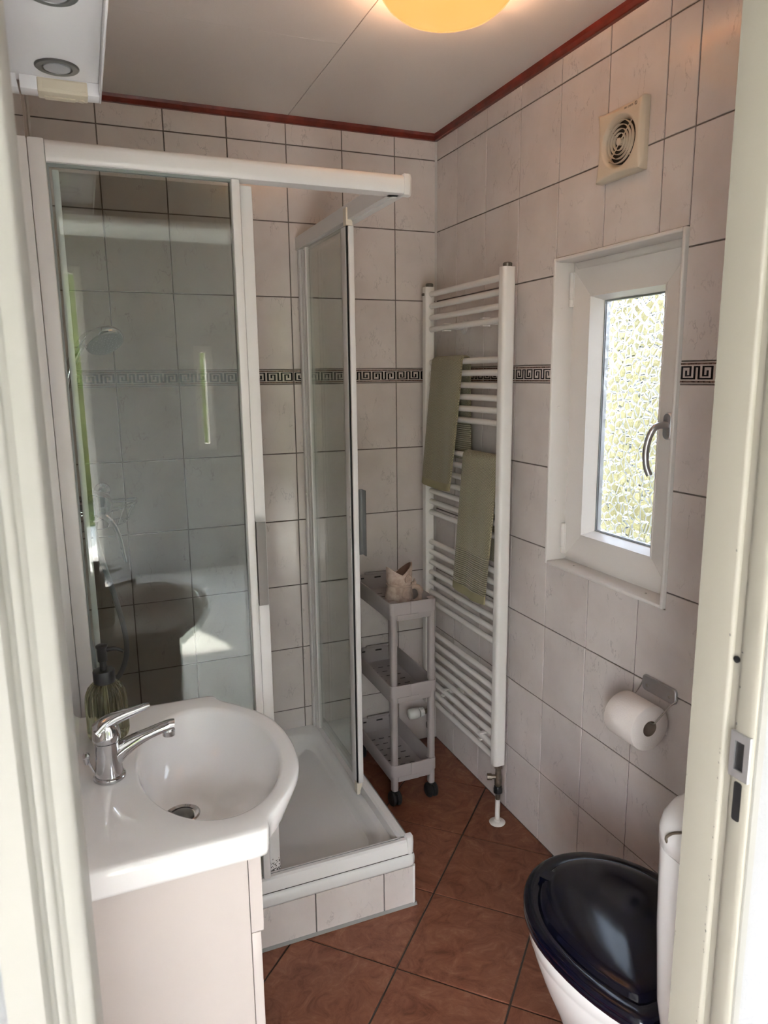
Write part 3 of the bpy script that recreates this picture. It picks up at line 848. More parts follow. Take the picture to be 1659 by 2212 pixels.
# ------------------------------------------------------------------ shower fittings on the left wall and in the corner
sh = thing('hand_shower', 'grey hand shower with hose on the wall behind the glass', 'shower head', (XL, -0.40, 0.62))
hc = Vector((-1.205, -0.42, 1.612)); hn = Vector((0.30, -0.50, -0.81)).normalized()
def disc_loft(bm, prof, c, nrm, n=32, ends=(True, True), mi=0):
    u = nrm.cross(Vector((0, 1, 0.2))).normalized(); v = nrm.cross(u)
    loft(bm, [[c + u * (r * cos(2 * pi * k / n)) + v * (r * sin(2 * pi * k / n)) + nrm * h for k in range(n)] for r, h in prof], *ends, mi=mi)
b = B(); disc_loft(b, [(0.020, -0.034), (0.034, -0.029), (0.046, -0.020), (0.0525, -0.008), (0.0525, 0.000), (0.050, 0.004), (0.049, 0.004)], hc, hn)
mk('head', b, M['chrome'], sh)
b = B(); disc_loft(b, [(0.0488, 0.0035), (0.0478, 0.0065), (0.030, 0.0080)], hc, hn)
fc = mk('spray_face', b, M['headgrey'], sh)
b = B()
uu = hn.cross(Vector((0, 1, 0.2))).normalized(); vv = hn.cross(uu)
for ring, cnt in ((0.008, 6), (0.018, 12), (0.028, 18), (0.038, 24)):
    for k in range(cnt):
        a = 2 * pi * k / cnt
        disc_loft(b, [(0.0016, 0.006), (0.0010, 0.0092)], hc + uu * (ring * cos(a)) + vv * (ring * sin(a)), hn, 6)
mk('nozzles', b, mat('pale_nozzle', (0.55, 0.55, 0.55), 0.5), fc)
b = B(); tube(b, smooth_path([hc - hn * 0.030, hc - hn * 0.040 + Vector((-0.035, -0.005, -0.020)), (-1.290, -0.41, 1.565), (-1.312, -0.405, 1.500), (-1.318, -0.40, 1.440)], 6), 0.0125, 14)
mk('handle', b, M['chrome'], sh)
b = B(); box(b, XL + 0.0005, -1.322, -0.418, -0.382, 1.485, 1.535, 0.006); 
mk('wall_holder', b, M['chrome'], sh)
b = B(); tube(b, smooth_path([(-1.318, -0.40, 1.44), (-1.325, -0.40, 1.25), (-1.32, -0.40, 0.9), (-1.30, -0.40, 0.70), (-1.255, -0.40, 0.64), (-1.218, -0.40, 0.70), (-1.214, -0.40, 0.78), (-1.235, -0.40, 0.90), (-1.262, -0.40, 1.02), (-1.275, -0.405, 1.11)], 8), 0.0078, 10)
mk('hose', b, M['hose'], sh)['label'] = 'smooth grey hose'
mx = thing('shower_mixer', 'chrome single lever shower mixer on the left shower wall', 'mixer tap', (XL, -0.40, 1.12))
b = B(); lathe(b, [(0.020, -0.07), (0.026, -0.066), (0.026, 0.20), (0.020, 0.205)], (-1.272, -0.40, 1.155), 24, 'y')
mk('body', b, M['chrome'], mx)
b = B(); lathe(b, [(0.026, -0.073), (0.034, -0.078), (0.034, -0.105), (0.026, -0.118), (0.010, -0.122)], (-1.254, -0.40, 1.182), 28, 'y')
mk('cartridge_dome', b, M['chrome'], mx)
b = B(); tube(b, smooth_path([(-1.256, -0.505, 1.160), (-1.228, -0.525, 1.138), (-1.212, -0.53, 1.10), (-1.204, -0.53, 1.05), (-1.200, -0.528, 1.025)], 6), [0.009 - 0.005 * i / 24 for i in range(25)], 10)
mk('lever', b, M['chrome'], mx)
for y_ in (-0.34, -0.22):
    b = B(); tube(b, [(XL + 0.0005, y_, 1.155), (-1.275, y_, 1.155)], 0.014, 14); mk('union', b, M['chrome'], mx)
bk = thing('corner_basket', 'chrome wire basket in the shower corner behind the glass', 'shower caddy', (-1.25, -0.1, 1.06))
b = B()
def arc(z_, r): return [(XL + 0.010 + r * cos(a), -0.010 - r * sin(a), z_) for a in [pi / 2 * k / 14 for k in range(15)]]
for z_, r in ((1.118, 0.215), (1.108, 0.215), (1.052, 0.185)):
    tube(b, arc(z_, r) + [(XL + 0.010, -0.010, z_), (XL + 0.010 + r, -0.010, z_)], 0.0020, 6)
mk('rim', b, M['chrome'], bk)
b = B()
for k in range(0, 15, 2):
    p, q = arc(1.112, 0.215)[k], arc(1.052, 0.185)[k]; tube(b, [p, q], 0.0013, 6)
for k in range(1, 9):
    xx = 0.185 * k / 9; yy = sqrt(0.185 ** 2 - xx ** 2)
    tube(b, [(XL + 0.010 + xx, -0.010, 1.052), (XL + 0.010 + xx, -0.010 - yy, 1.052)], 0.0013, 6)
mk('wires', b, M['chrome'], bk)
b = B(); lathe(b, [(0.026, -0.0035), (0.024, -0.009), (0.014, -0.012), (0.012, -0.02), (0.0, -0.021)], (-1.238, 0.0, 1.150), 24, 'y')
mk('suction_cup', b, M['chrome'], bk)

# ------------------------------------------------------------------ towel radiator
rad = thing('towel_radiator', 'tall white ladder towel radiator on the right wall', 'radiator', (-0.074, -0.36, 0.0))
RX = -0.073
RY0, RY1 = -0.628, -0.098
for y_, z0 in ((RY0, 0.222), (RY1, 0.222)):
    b = B(); prism(b, rrect(RX - 0.025, RX + (0.018 if y_ == RY0 else 0.010), y_ - (0.0185 if y_ == RY0 else 0.0150), y_ + (0.0185 if y_ == RY0 else 0.0150), 0.0110 if y_ == RY0 else 0.004, 5), 'z', z0, 1.828)
    up = mk('upright', b, M['enamel'], rad, ang=50)
    b = B(); lathe(b, [(0.0135, 1.828), (0.0140, 1.832), (0.0140, 1.838), (0.0110, 1.841)], (RX - 0.003, y_, 0), 18)
    mk('cap', b, M['capmetal'], up)
b = B(); box(b, RX - 0.032, RX - 0.0252, RY1 - 0.006, RY1 + 0.006, 1.797, 1.806, 0.001)
mk('bleed_plug', b, M['capmetal'], rad)
BZ = [1.802, 1.760, 1.719, 1.678] + [1.560, 1.520, 1.480, 1.441, 1.402, 1.363] + [1.245, 1.204, 1.164, 1.123, 1.083, 1.042, 1.001] + [0.884, 0.844, 0.804, 0.764, 0.724, 0.684, 0.644] + [0.521, 0.479, 0.437, 0.396, 0.355, 0.313, 0.272, 0.232]
bar_me = None
for z_ in BZ:
    if bar_me is None:
        b = B(); lathe(b, [(0.0102, RY0 + 0.010), (0.0102, RY1 - 0.010)], (RX - 0.002, 0, z_), 16, 'y')
        o = mk('bar', b, M['enamel'], rad); bar_me = o; o0 = o.location.copy(); zz0 = z_
    else:
        o = bar_me.copy(); COL.objects.link(o); o.location = o0 + Vector((0, 0, z_ - zz0))
for y_, z_ in ((-0.235, 1.678), (-0.500, 1.678), (-0.235, 0.313), (-0.520, 0.272)):
    b = B(); tube(b, [(RX + 0.006, y_, z_), (-0.0032, y_, z_)], 0.008, 12)
    box(b, RX - 0.016, RX + 0.012, y_ - 0.009, y_ + 0.009, z_ + 0.0095, z_ + 0.0135, 0.0015); box(b, RX - 0.016, RX + 0.012, y_ - 0.009, y_ + 0.009, z_ - 0.0135, z_ - 0.0095, 0.0015)
    lathe(b, [(0.022, -0.0035), (0.022, -0.009), (0.012, -0.012)], (0.0, y_, z_), 18, 'x')
    mk('wall_bracket', b, M['enamel'], rad)
b = B(); lathe(b, [(0.012, 0.205), (0.0150, 0.207), (0.0150, 0.2235), (0.012, 0.2235)], (RX, RY0, 0), 6); mk('union_nut', b, M['brass'], rad, smooth=False)
b = B(); lathe(b, [(0.009, 0.138), (0.0125, 0.145), (0.0125, 0.165), (0.010, 0.19), (0.010, 0.206)], (RX, RY0, 0), 16)
tube(b, [(RX, RY0, 0.172), (RX - 0.022, RY0 + 0.010, 0.172)], 0.008, 12); tube(b, [(RX - 0.020, RY0 + 0.009, 0.172), (RX - 0.034, RY0 + 0.0155, 0.172)], 0.0112, 8)
mk('lockshield_valve', b, M['brass'], rad)
b = B(); lathe(b, [(0.012, 0.112), (0.0150, 0.115), (0.0150, 0.130), (0.0125, 0.139)], (RX, RY0, 0), 12); mk('compression_nut', b, M['black'], rad)
b = B(); lathe(b, [(0.0075, 0.088), (0.0085, 0.092), (0.0085, 0.112)], (RX, RY0, 0), 14); mk('pipe_tail', b, M['brass'], rad)
b = B(); lathe(b, [(0.0088, 0.0), (0.0088, 0.089)], (RX, RY0, 0), 16); mk('pipe', b, M['enamel'], rad)
b = B(); lathe(b, [(0.027, 0.0), (0.028, 0.003), (0.024, 0.006), (0.0125, 0.008), (0.0120, 0.014), (0.009, 0.015)], (RX, RY0, 0.0002), 26); mk('floor_rosette', b, M['enamel'], rad)
# far valve with the thermostatic head
b = B(); lathe(b, [(0.009, 0.130), (0.0125, 0.136), (0.0125, 0.195), (0.0095, 0.205), (0.0095, 0.223)], (RX, RY1, 0), 16); tube(b, [(RX, RY1, 0.176), (RX - 0.03, RY1, 0.176)], 0.010, 12)
mk('radiator_valve', b, M['brass'], rad)
b = B(); lathe(b, [(0.0145, -0.028), (0.0185, -0.030), (0.0185, -0.044), (0.0165, -0.047)], (RX, RY1, 0.176), 20, 'x', fn=lambda a, h: 1 + 0.05 * (sin(a * 10) > 0))
mk('valve_collar', b, M['enamel'], rad)
b = B(); lathe(b, [(0.0165, -0.049), (0.0215, -0.053), (0.0225, -0.075), (0.0205, -0.092), (0.014, -0.096)], (RX, RY1, 0.176), 40, 'x', fn=lambda a, h: 1 + 0.03 * sin(a * 20))
mk('thermostat_head', b, M['enamel'], rad, ang=60)
b = B(); lathe(b, [(0.0125, 0.100), (0.0145, 0.104), (0.0145, 0.122), (0.011, 0.131)], (RX, RY1, 0), 12); mk('compression_nut', b, M['black'], rad)
b = B(); lathe(b, [(0.0082, 0.0), (0.0082, 0.101)], (RX, RY1, 0), 14); mk('pipe', b, M['enamel'], rad)

# ------------------------------------------------------------------ towels over the radiator bars
def towel(label, ya, yb, zbar, zf, zb, xout, parts, seed, skew=0.0):
    random.seed(seed)
    rb = 0.0155; th = 0.011
    bx = RX - 0.002
    # centre line of the cloth in (x, z), from the front hem over the bar to the back hem
    path = []
    n1 = 34
    for i in range(n1 + 1):
        t = i / n1
        path.append((bx - rb - xout * (1 - t) ** 1.2, zf + (zbar - zf) * t))
    for k in range(1, 9):
        a = pi - pi * k / 9
        path.append((bx + rb * cos(a), zbar + rb * sin(a)))
    n2 = 20
    for i in range(n2 + 1):
        t = i / n2
        path.append((bx + rb + 0.006 * t, zbar + (zb - zbar) * t))
    ny = 22
    def pos(i, j, side):
        x_, z_ = path[i]
        a = path[max(i - 1, 0)]; c = path[min(i + 1, len(path) - 1)]
        tx, tz = c[0] - a[0], c[1] - a[1]; l = sqrt(tx * tx + tz * tz); nx, nz = -tz / l, tx / l
        u = j / ny
        drop = max(0.0, (zbar - z_) / max(zbar - zf, 1e-3)) if i <= n1 else 0.0
        w = 0.0035 * sin(u * 7.0 + seed) * drop + 0.002 * sin(u * 15 + 2 * seed + z_ * 9) * drop
        e = th / 2 * (1 - 0.55 * (abs(u - 0.5) * 2) ** 12)
        y_ = ya + (yb - ya) * u + skew * drop
        bot = 0.010 * sin(u * pi * 0.9) * drop ** 3
        return (x_ + nx * e * side - w, y_, z_ + nz * e * side - bot)
    npth = len(path)
    root = None
    for name, mname, i0, i1 in parts(n1, npth):
        b = B()
        loops = []
        for i in range(i0, i1 + 1):
            loops.append([pos(i, j, 1) for j in range(ny + 1)] + [pos(i, j, -1) for j in range(ny, -1, -1)])
        loft(b, loops, True, True)
        if root is None:
            root = thing('towel', label, 'towel', (bx, (ya + yb) / 2, min(zf, zb)), 'olive towels on the radiator')
        mk(name, b, M[mname], root, ang=70)
towel('olive waffle towel hanging on the upper radiator bars, plain hem', -0.152, -0.378, 1.560, 1.118, 1.225, 0.022, lambda n1, n: [('hem', 'hem', 0, 2), ('cloth', 'towel', 2, n - 10), ('ribbed_band', 'rib', n - 10, n - 1)], 1, 0.035)
towel('olive towel hanging lower beside the near radiator post, ribbed band at its end', -0.392, -0.612, 1.245, 0.782, 0.905, 0.028, lambda n1, n: [('hem', 'hem', 0, 2), ('ribbed_band', 'rib', 2, 11), ('cloth', 'towel', 11, n - 1)], 2, 0.012)
# ------------------------------------------------------------------ slim trolley between shower and radiator
tro = thing('storage_trolley', 'slim grey three-tier plastic trolley on black castors', 'trolley', (-0.283, -0.212, 0.0))
AX0, AX1, AY0, AY1 = -0.372, -0.196, -0.408, -0.018
LEG = [(-0.355, -0.391), (-0.211, -0.391), (-0.355, -0.035), (-0.211, -0.035)]
leg_proto = None
for lx, ly in LEG:
    b = B(); prism(b, rrect(lx - 0.0115, lx + 0.0115, ly - 0.0145, ly + 0.0145, 0.0095, 4), 'z', 0.058, 0.722)
    for zj in (0.113, 0.157, 0.413, 0.457):
        pass
    mk('leg', b, M['greyplastic'], tro, ang=50)
    b = B()
    for sx in (-0.0215, 0.0035): lathe(b, [(0.016 if sx < 0 else 0.024, 0.0), (0.022 if sx < 0 else 0.0265, 0.003), (0.0265, 0.009), (0.0265, 0.011), (0.022 if sx > 0 else 0.0265, 0.0155), (0.016 if sx > 0 else 0.024, 0.018)], (lx + sx, ly - 0.002, 0.0266), 22, 'x')
    lathe(b, [(0.006, 0.030), (0.010, 0.045), (0.010, 0.059)], (lx, ly, 0), 12)
    box(b, lx - 0.0036, lx + 0.0036, ly - 0.020, ly + 0.016, 0.018, 0.048, 0.002)
    w = mk('castor', b, M['rubber'], tro)
for zr in (0.757, 0.457, 0.157):
    z0 = zr - 0.043
    b = B()
    def R(i, z_, r=0.016): return [(*p, z_) for p in rrect(AX0 + i, AX1 - i, AY0 + i, AY1 - i, max(r - i * 0.3, 0.006), 4)]
    loft(b, [R(0.006, z0 - 0.022, 0.02), R(0.004, z0 - 0.020, 0.02), R(0.003, z0 - 0.001), R(0.0, z0), R(0.0, zr - 0.002), R(0.0015, zr), R(0.0060, zr), R(0.0080, zr - 0.003), R(0.012, zr - 0.012), R(0.016, z0 - 0.015), R(0.020, z0 - 0.018)], True, True)
    sh_ = mk('shelf_tray', b, M['greyplastic'], tro, ang=40)
    # raised clips on the two narrow ends
    b = B(); box(b, AX0 + 0.075, AX1 - 0.022, AY0 - 0.003, AY0 + 0.003, z0 + 0.001, zr + 0.0015, 0.001); mk('end_clip', b, M['greyplastic'], sh_)
    b = B(); box(b, AX0 + 0.026, AX1 - 0.070, AY0 + 0.0005, AY0 + 0.005, z0 - 0.020, z0 - 0.001, 0.001); mk('end_clip', b, M['greyplastic'], sh_)
    b = B(); box(b, AX0 + 0.055, AX1 - 0.022, AY1 - 0.009, AY1 - 0.0005, zr - 0.003, zr + 0.006, 0.001); mk('end_clip', b, M['greyplastic'], sh_)
    b = B()
    for s0, s1 in ((AX0 + 0.022, AX0 + 0.048), (AX0 + 0.092, AX0 + 0.118)):
        box(b, s0, s1, AY1 - 0.0135, AY1 - 0.010, zr - 0.016, zr - 0.011)
    for r_ in range(7):
        for c_ in range(3):
            yy = AY0 + 0.06 + r_ * 0.042; xx = AX0 + 0.040 + c_ * 0.038
            box(b, xx, xx + 0.020, yy, yy + 0.004, z0 - 0.019, z0 - 0.0175)
    mk('drain_slots', b, M['slot'], sh_, smooth=False)['kind'] = 'stuff'
    for lx, ly in LEG:
        b = B(); prism(b, rrect(lx - 0.0135, lx + 0.0135, ly - 0.0165, ly + 0.0165, 0.0105, 4), 'z', z0 - 0.0005, zr - 0.001 if zr < 0.7 else zr - 0.0005)
        mk('leg_socket', b, M['greyplastic'], sh_, ang=50)

# ------------------------------------------------------------------ fish jug
def fish_mat():
    m = mat('scaled_stoneware', (0.50, 0.38, 0.31), 0.55)
    nt = m.node_tree; bs = nt.nodes['Principled BSDF']
    tc = N(nt, 'ShaderNodeTexCoord')
    mp = N(nt, 'ShaderNodeMapping'); mp.inputs['Scale'].default_value = (1, 1, 1.0); nt.links.new(tc.outputs['Object'], mp.inputs[0])
    vo = N(nt, 'ShaderNodeTexVoronoi', Scale=85.0); vo.inputs['Randomness'].default_value = 0.25; nt.links.new(mp.outputs[0], vo.inputs['Vector'])
    sp_ = N(nt, 'ShaderNodeSeparateXYZ'); nt.links.new(tc.outputs['Object'], sp_.inputs[0])
    mr = N(nt, 'ShaderNodeMapRange'); mr.inputs[1].default_value = 0.075; mr.inputs[2].default_value = 0.06; nt.links.new(sp_.outputs[2], mr.inputs[0])
    mu = N(nt, 'ShaderNodeMath', operation='MULTIPLY'); nt.links.new(vo.outputs['Distance'], mu.inputs[0]); nt.links.new(mr.outputs[0], mu.inputs[1])
    bp = N(nt, 'ShaderNodeBump', Strength=1.0, Distance=0.006); bp.invert = True
    nt.links.new(mu.outputs[0], bp.inputs['Height']); nt.links.new(bp.outputs[0], bs.inputs['Normal'])
    nz = N(nt, 'ShaderNodeTexNoise', Scale=45.0, Detail=4.0); nt.links.new(tc.outputs['Object'], nz.inputs['Vector'])
    c = ramp(nt, nz.outputs['Fac'], [(0.35, (0.40, 0.28, 0.22)), (0.6, (0.55, 0.43, 0.36))])
    nt.links.new(c, bs.inputs['Base Color'])
    return m
JC = Vector((-0.292, -0.300, 0.6965))
jug = thing('fish_jug', 'sandy stoneware fish-shaped jug with open mouth and tail handle', 'jug', JC)
prof = [(0.036, 0.0), (0.043, 0.006), (0.0500, 0.022), (0.0530, 0.042), (0.0510, 0.060), (0.0475, 0.074), (0.0440, 0.087), (0.0425, 0.095), (0.0440, 0.102), (0.0470, 0.114), (0.0480, 0.126)]
n = 40
loops = []
def jz(a, t):   # t 0..1 above the cheek: the rim rises to the two lip tips and dips at the sides
    return (0.128 + t * (0.004 + (0.037 if cos(a) > 0 else 0.030) * abs(cos(a)) ** 1.1))
for r, h in prof: loops.append([(JC.x + r * cos(2 * pi * k / n), JC.y + 0.78 * r * sin(2 * pi * k / n), JC.z + h) for k in range(n)])
for t in (0.35, 0.7, 1.0):
    loops.append([(JC.x + (0.0480 + 0.0010 * t * (1 if cos(2 * pi * k / n) > 0 else 0.2) - 0.006 * t * t * (abs(cos(2 * pi * k / n)) > 2)) * cos(2 * pi * k / n), JC.y + 0.78 * (0.0480 - 0.008 * t) * sin(2 * pi * k / n), JC.z + jz(2 * pi * k / n, t)) for k in range(n)])
b = B(); loft(b, loops, True, False)
inner = [[(JC.x + (p[0] - JC.x) * 0.90, JC.y + (p[1] - JC.y) * 0.90, p[2] - 0.0015) for p in loops[-1]], [(JC.x + (p[0] - JC.x) * 0.88, JC.y + (p[1] - JC.y) * 0.88, p[2]) for p in loops[8]], [(JC.x + (p[0] - JC.x) * 0.5, JC.y + (p[1] - JC.y) * 0.5, p[2] - 0.02) for p in loops[4]]]
loft(b, [loops[-1], inner[0]], False, False)
mk('body', b, fish_mat(), jug, ang=60)
b = B(); loft(b, inner, False, True); mk('mouth_lining', b, M['fish_in'], jug, ang=60)
b = B(); tube(b, [(JC.x + 0.0435 * cos(a), JC.y + 0.0435 * 0.79 * sin(a), JC.z + 0.092 - 0.006 * cos(a)) for a in [2 * pi * k / 30 for k in range(31)]], 0.0042, 8)
mk('gill_collar', b, M['fish'], jug)
for s in (-1, 1):
    ec = Vector((JC.x + 0.020, JC.y + s * 0.0372, JC.z + 0.118)); en = Vector((0.25, s, 0.05)).normalized()
    b = B(); disc_loft(b, [(0.0145, -0.008), (0.0150, 0.001), (0.0130, 0.0015), (0.0125, -0.0002), (0.0100, -0.0002), (0.0095, 0.0022), (0.0070, 0.0026), (0.0065, 0.0010), (0.0040, 0.0012), (0.0034, 0.0032), (0.0010, 0.0042)], ec, en, 24)
    mk('eye', b, M['fish'], jug)
    b = B(); fp = [(0.004, 0.090), (0.014, 0.086), (0.022, 0.056), (0.018, 0.048), (-0.006, 0.056), (-0.007, 0.062)]
    loft(b, [[(JC.x + u, JC.y + s * 0.030, JC.z + v) for u, v in fp], [(JC.x + u, JC.y + s * (0.0395 if v > 0.07 else 0.0425), JC.z + v) for u, v in fp], [(JC.x + 0.008 + (u - 0.008) * 0.8, JC.y + s * (0.0408 if v > 0.07 else 0.0440), JC.z + 0.068 + (v - 0.068) * 0.85) for u, v in fp]])
    mk('fin', b, M['fish'], jug, ang=30)
b = B(); tp = smooth_path([(JC.x + 0.040, JC.y, JC.z + 0.020), (JC.x + 0.062, JC.y, JC.z + 0.016), (JC.x + 0.080, JC.y, JC.z + 0.028), (JC.x + 0.086, JC.y, JC.z + 0.048), (JC.x + 0.076, JC.y, JC.z + 0.070), (JC.x + 0.058, JC.y, JC.z + 0.079), (JC.x + 0.040, JC.y, JC.z + 0.074)], 6)
tube(b, tp, [0.0150 - 0.0065 * i / (len(tp) - 1) for i in range(len(tp))], 14)
mk('tail_handle', b, M['fish'], jug, ang=60)
b = B(); fl = [(0.044, 0.074), (0.048, 0.098), (0.054, 0.092), (0.060, 0.108), (0.064, 0.094), (0.066, 0.076)]
prism(b, [(JC.x + u, JC.z + v) for u, v in fl], 'y', JC.y - 0.005, JC.y + 0.005)
bmesh.ops.bevel(b, geom=list(b.edges), offset=0.0015, segments=2, profile=0.5, affect='EDGES', clamp_overlap=True)
mk('tail_fin', b, M['fish'], jug, ang=60)

# ------------------------------------------------------------------ vanity unit
van = thing('vanity_cabinet', 'narrow warm white vanity cabinet under the washbasin', 'cabinet', (-1.21, -1.335, 0.0))
VY0, VY1, VX1 = -1.566, -1.104, -1.100
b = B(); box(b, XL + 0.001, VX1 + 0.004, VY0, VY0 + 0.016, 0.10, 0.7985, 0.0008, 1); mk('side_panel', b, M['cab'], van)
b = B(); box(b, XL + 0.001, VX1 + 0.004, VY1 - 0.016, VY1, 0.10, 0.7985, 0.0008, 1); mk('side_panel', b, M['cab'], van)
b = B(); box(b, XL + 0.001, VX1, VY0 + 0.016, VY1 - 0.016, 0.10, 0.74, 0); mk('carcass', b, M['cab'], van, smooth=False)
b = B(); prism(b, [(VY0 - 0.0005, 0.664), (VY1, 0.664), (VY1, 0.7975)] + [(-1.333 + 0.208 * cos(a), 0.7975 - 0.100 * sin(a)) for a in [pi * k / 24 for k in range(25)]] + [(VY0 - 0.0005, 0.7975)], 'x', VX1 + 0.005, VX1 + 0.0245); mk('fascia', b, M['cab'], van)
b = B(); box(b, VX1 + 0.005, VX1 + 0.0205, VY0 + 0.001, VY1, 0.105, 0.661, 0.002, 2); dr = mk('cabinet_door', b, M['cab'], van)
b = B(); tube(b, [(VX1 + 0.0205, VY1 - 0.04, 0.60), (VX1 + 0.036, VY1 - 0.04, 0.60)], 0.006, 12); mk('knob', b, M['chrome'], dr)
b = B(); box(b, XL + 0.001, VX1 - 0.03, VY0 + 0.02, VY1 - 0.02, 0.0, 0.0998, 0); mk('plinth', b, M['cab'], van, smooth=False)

# washbasin
ZR = 0.850
bas = thing('washbasin', 'glossy white ceramic washbasin with a rounded bulging front', 'washbasin', (-1.17, -1.333, 0.80))
cy0 = -1.333
half = [(-1.356, 0.254), (-1.30, 0.2545), (-1.22, 0.2545), (-1.14, 0.2545), (-1.09, 0.2540), (-1.071, 0.2515), (-1.0635, 0.2440), (-1.0600, 0.232), (-1.0520, 0.217), (-1.0360, 0.199), (-1.0150, 0.172), (-0.9930, 0.138), (-0.9760, 0.100), (-0.9660, 0.055), (-0.9625, 0.0)]
outl = [(x, cy0 - y) for x, y in half] + [(x, cy0 + y) for x, y in half[-2::-1]]
outl = [tuple(p) for p in smooth_path([(x, y, 0) for x, y in outl], 5)]
outl = [(p[0], p[1]) for p in outl]
# close along the wall
yb0, yb1 = outl[-1][1], outl[0][1]
for k in range(1, 24): outl.append((-1.356, yb0 + (yb1 - yb0) * k / 24))
NB = len(outl)
bc = Vector((-1.115, cy0)); bax, bay = 0.1235, 0.199
ang = [math.atan2((y - bc.y) / bay, (x - bc.x) / bax) for x, y in outl]
# even the angles out a little so the bowl stays smooth
order = ang[:]
def ell(s, z_, off=(0, 0)): return [(bc.x + off[0] + bax * s * cos(a), bc.y + off[1] + bay * s * sin(a), z_) for a in order]
def outs(i, z_, bul=1.0):
    r = []
    for x, y in outl:
        dx, dy = bc.x - x, bc.y - y; l = sqrt(dx * dx + dy * dy)
        xx, yy = x + dx / l * i, y + dy / l * i
        if x < -1.3555: xx = x
        if xx > -1.063: xx = -1.063 + (xx + 1.063) * bul
        r.append((xx, yy, z_))
    return r
b = B()
dc = (-0.052, -0.0)     # the waste sits nearer the wall
L = [ell(0.16, ZR - 0.1065, dc), ell(0.30, ZR - 0.1040, (dc[0] * 0.85, 0)), ell(0.50, ZR - 0.0960, (dc[0] * 0.62, 0)), ell(0.68, ZR - 0.0800, (dc[0] * 0.38, 0)), ell(0.82, ZR - 0.0560, (dc[0] * 0.18, 0)), ell(0.92, ZR - 0.0290, (dc[0] * 0.06, 0)), ell(0.975, ZR - 0.0090), ell(1.0, ZR - 0.0025), ell(1.03, ZR - 0.0004),
     outs(0.010, ZR), outs(0.003, ZR - 0.0010), outs(0.0, ZR - 0.0040), outs(-0.0005, ZR - 0.014), outs(0.0015, ZR - 0.040, 0.86), outs(0.004, ZR - 0.0465, 0.80), outs(0.010, ZR - 0.0490, 0.76)]
loft(b, L, False, False)
mk('basin', b, M['ceram'], bas, ang=75)
b = B()   # bowl underside behind the bulging front
def und(s, z_): return [(-1.10 + 0.135 * s * cos(a), cy0 + 0.205 * s * sin(a), z_) for a in [2 * pi * k / 40 for k in range(40)]]
loft(b, [und(0.80, ZR - 0.0480), und(0.72, ZR - 0.070), und(0.5, ZR - 0.100)])
# backsplash upstand
b2 = B(); prism(b2, [(XL + 0.001, ZR - 0.002), (XL + 0.030, ZR - 0.002), (XL + 0.020, ZR + 0.004), (XL + 0.0145, ZR + 0.014), (XL + 0.012, ZR + 0.026), (XL + 0.006, ZR + 0.030), (XL + 0.001, ZR + 0.030)], 'y', cy0 - 0.252, cy0 + 0.252)
mk('upstand', b2, M['ceram'], bas, ang=60)
b.free()
# waste
wx, wy, wz = bc.x + dc[0], bc.y, ZR - 0.1066
b = B(); lathe(b, [(0.031, 0.0002), (0.032, 0.003), (0.029, 0.0045), (0.0235, 0.0025), (0.0225, -0.004)], (wx, wy, wz), 32, c1=True)
ws = mk('waste', b, M['chrome'], bas)
b = B(); lathe(b, [(0.0185, -0.003), (0.0192, 0.0035), (0.0180, 0.0050), (0.006, 0.0058)], (wx + 0.0005, wy - 0.002, wz), 28)
mk('plug', b, M['darkmetal'], ws)

# mixer tap
tap = thing('mixer_tap', 'chrome single lever basin tap on the washbasin', 'tap', (-1.281, cy0 - 0.008, ZR))
tx, ty = -1.281, cy0 - 0.008
b = B(); lathe(b, [(0.0250, 0.0), (0.0265, 0.0015), (0.0265, 0.0055), (0.0245, 0.0080), (0.0235, 0.0085)], (tx, ty, ZR), 32)
mk('base_ring', b, M['chrome'], tap)
b = B(); lathe(b, [(0.0225, 0.008), (0.0215, 0.030), (0.0205, 0.050), (0.0205, 0.064), (0.0212, 0.066), (0.0212, 0.0685)], (tx, ty, ZR), 32)
mk('body', b, M['chrome'], tap, ang=50)
b = B(); lathe(b, [(0.0212, 0.0690), (0.0225, 0.0705), (0.0228, 0.080), (0.0210, 0.092), (0.0165, 0.101), (0.009, 0.1055)], (tx, ty, ZR), 32)
mk('cartridge_dome', b, M['chrome'], tap, ang=60)
b = B()
lp = smooth_path([(tx - 0.012, ty, ZR + 0.088), (tx + 0.004, ty, ZR + 0.101), (tx + 0.026, ty, ZR + 0.108), (tx + 0.050, ty, ZR + 0.1135), (tx + 0.073, ty, ZR + 0.1195)], 7)
m_ = len(lp)
tube(b, lp, [((0.0105 * (1 - i / (m_ - 1)) ** 0.7 + 0.0032), 0.0155 * (1 - i / (m_ - 1)) ** 1.2 + 0.0062) for i in range(m_)], 18)
lv = mk('lever', b, M['chrome'], tap, ang=70)
b = B(); lathe(b, [(0.0036, -0.0010), (0.0034, 0.0008)], (tx + 0.012, ty - 0.0168, ZR + 0.090), 12, 'y'); mk('index_button', b, M['print'], lv)
b = B()
spp = smooth_path([(tx + 0.006, ty, ZR + 0.034), (tx + 0.024, ty, ZR + 0.048), (tx + 0.050, ty, ZR + 0.061), (tx + 0.080, ty, ZR + 0.0705), (tx + 0.102, ty, ZR + 0.0755), (tx + 0.110, ty, ZR + 0.0750)], 7)
m_ = len(spp)
tube(b, spp, [(0.0190 - 0.0095 * min(1, i / (m_ * 0.5)) - (0.003 if i == m_ - 1 else 0), 0.0165 - 0.0050 * min(1, i / (m_ * 0.6)) - (0.004 if i == m_ - 1 else 0)) for i in range(m_)], 20)
spt = mk('spout', b, M['chrome'], tap, ang=70)
b = B(); lathe(b, [(0.0105, 0.0), (0.0105, 0.009), (0.0085, 0.012)], (tx + 0.101, ty, ZR + 0.0575), 24)
mk('aerator', b, M['chrome'], spt)
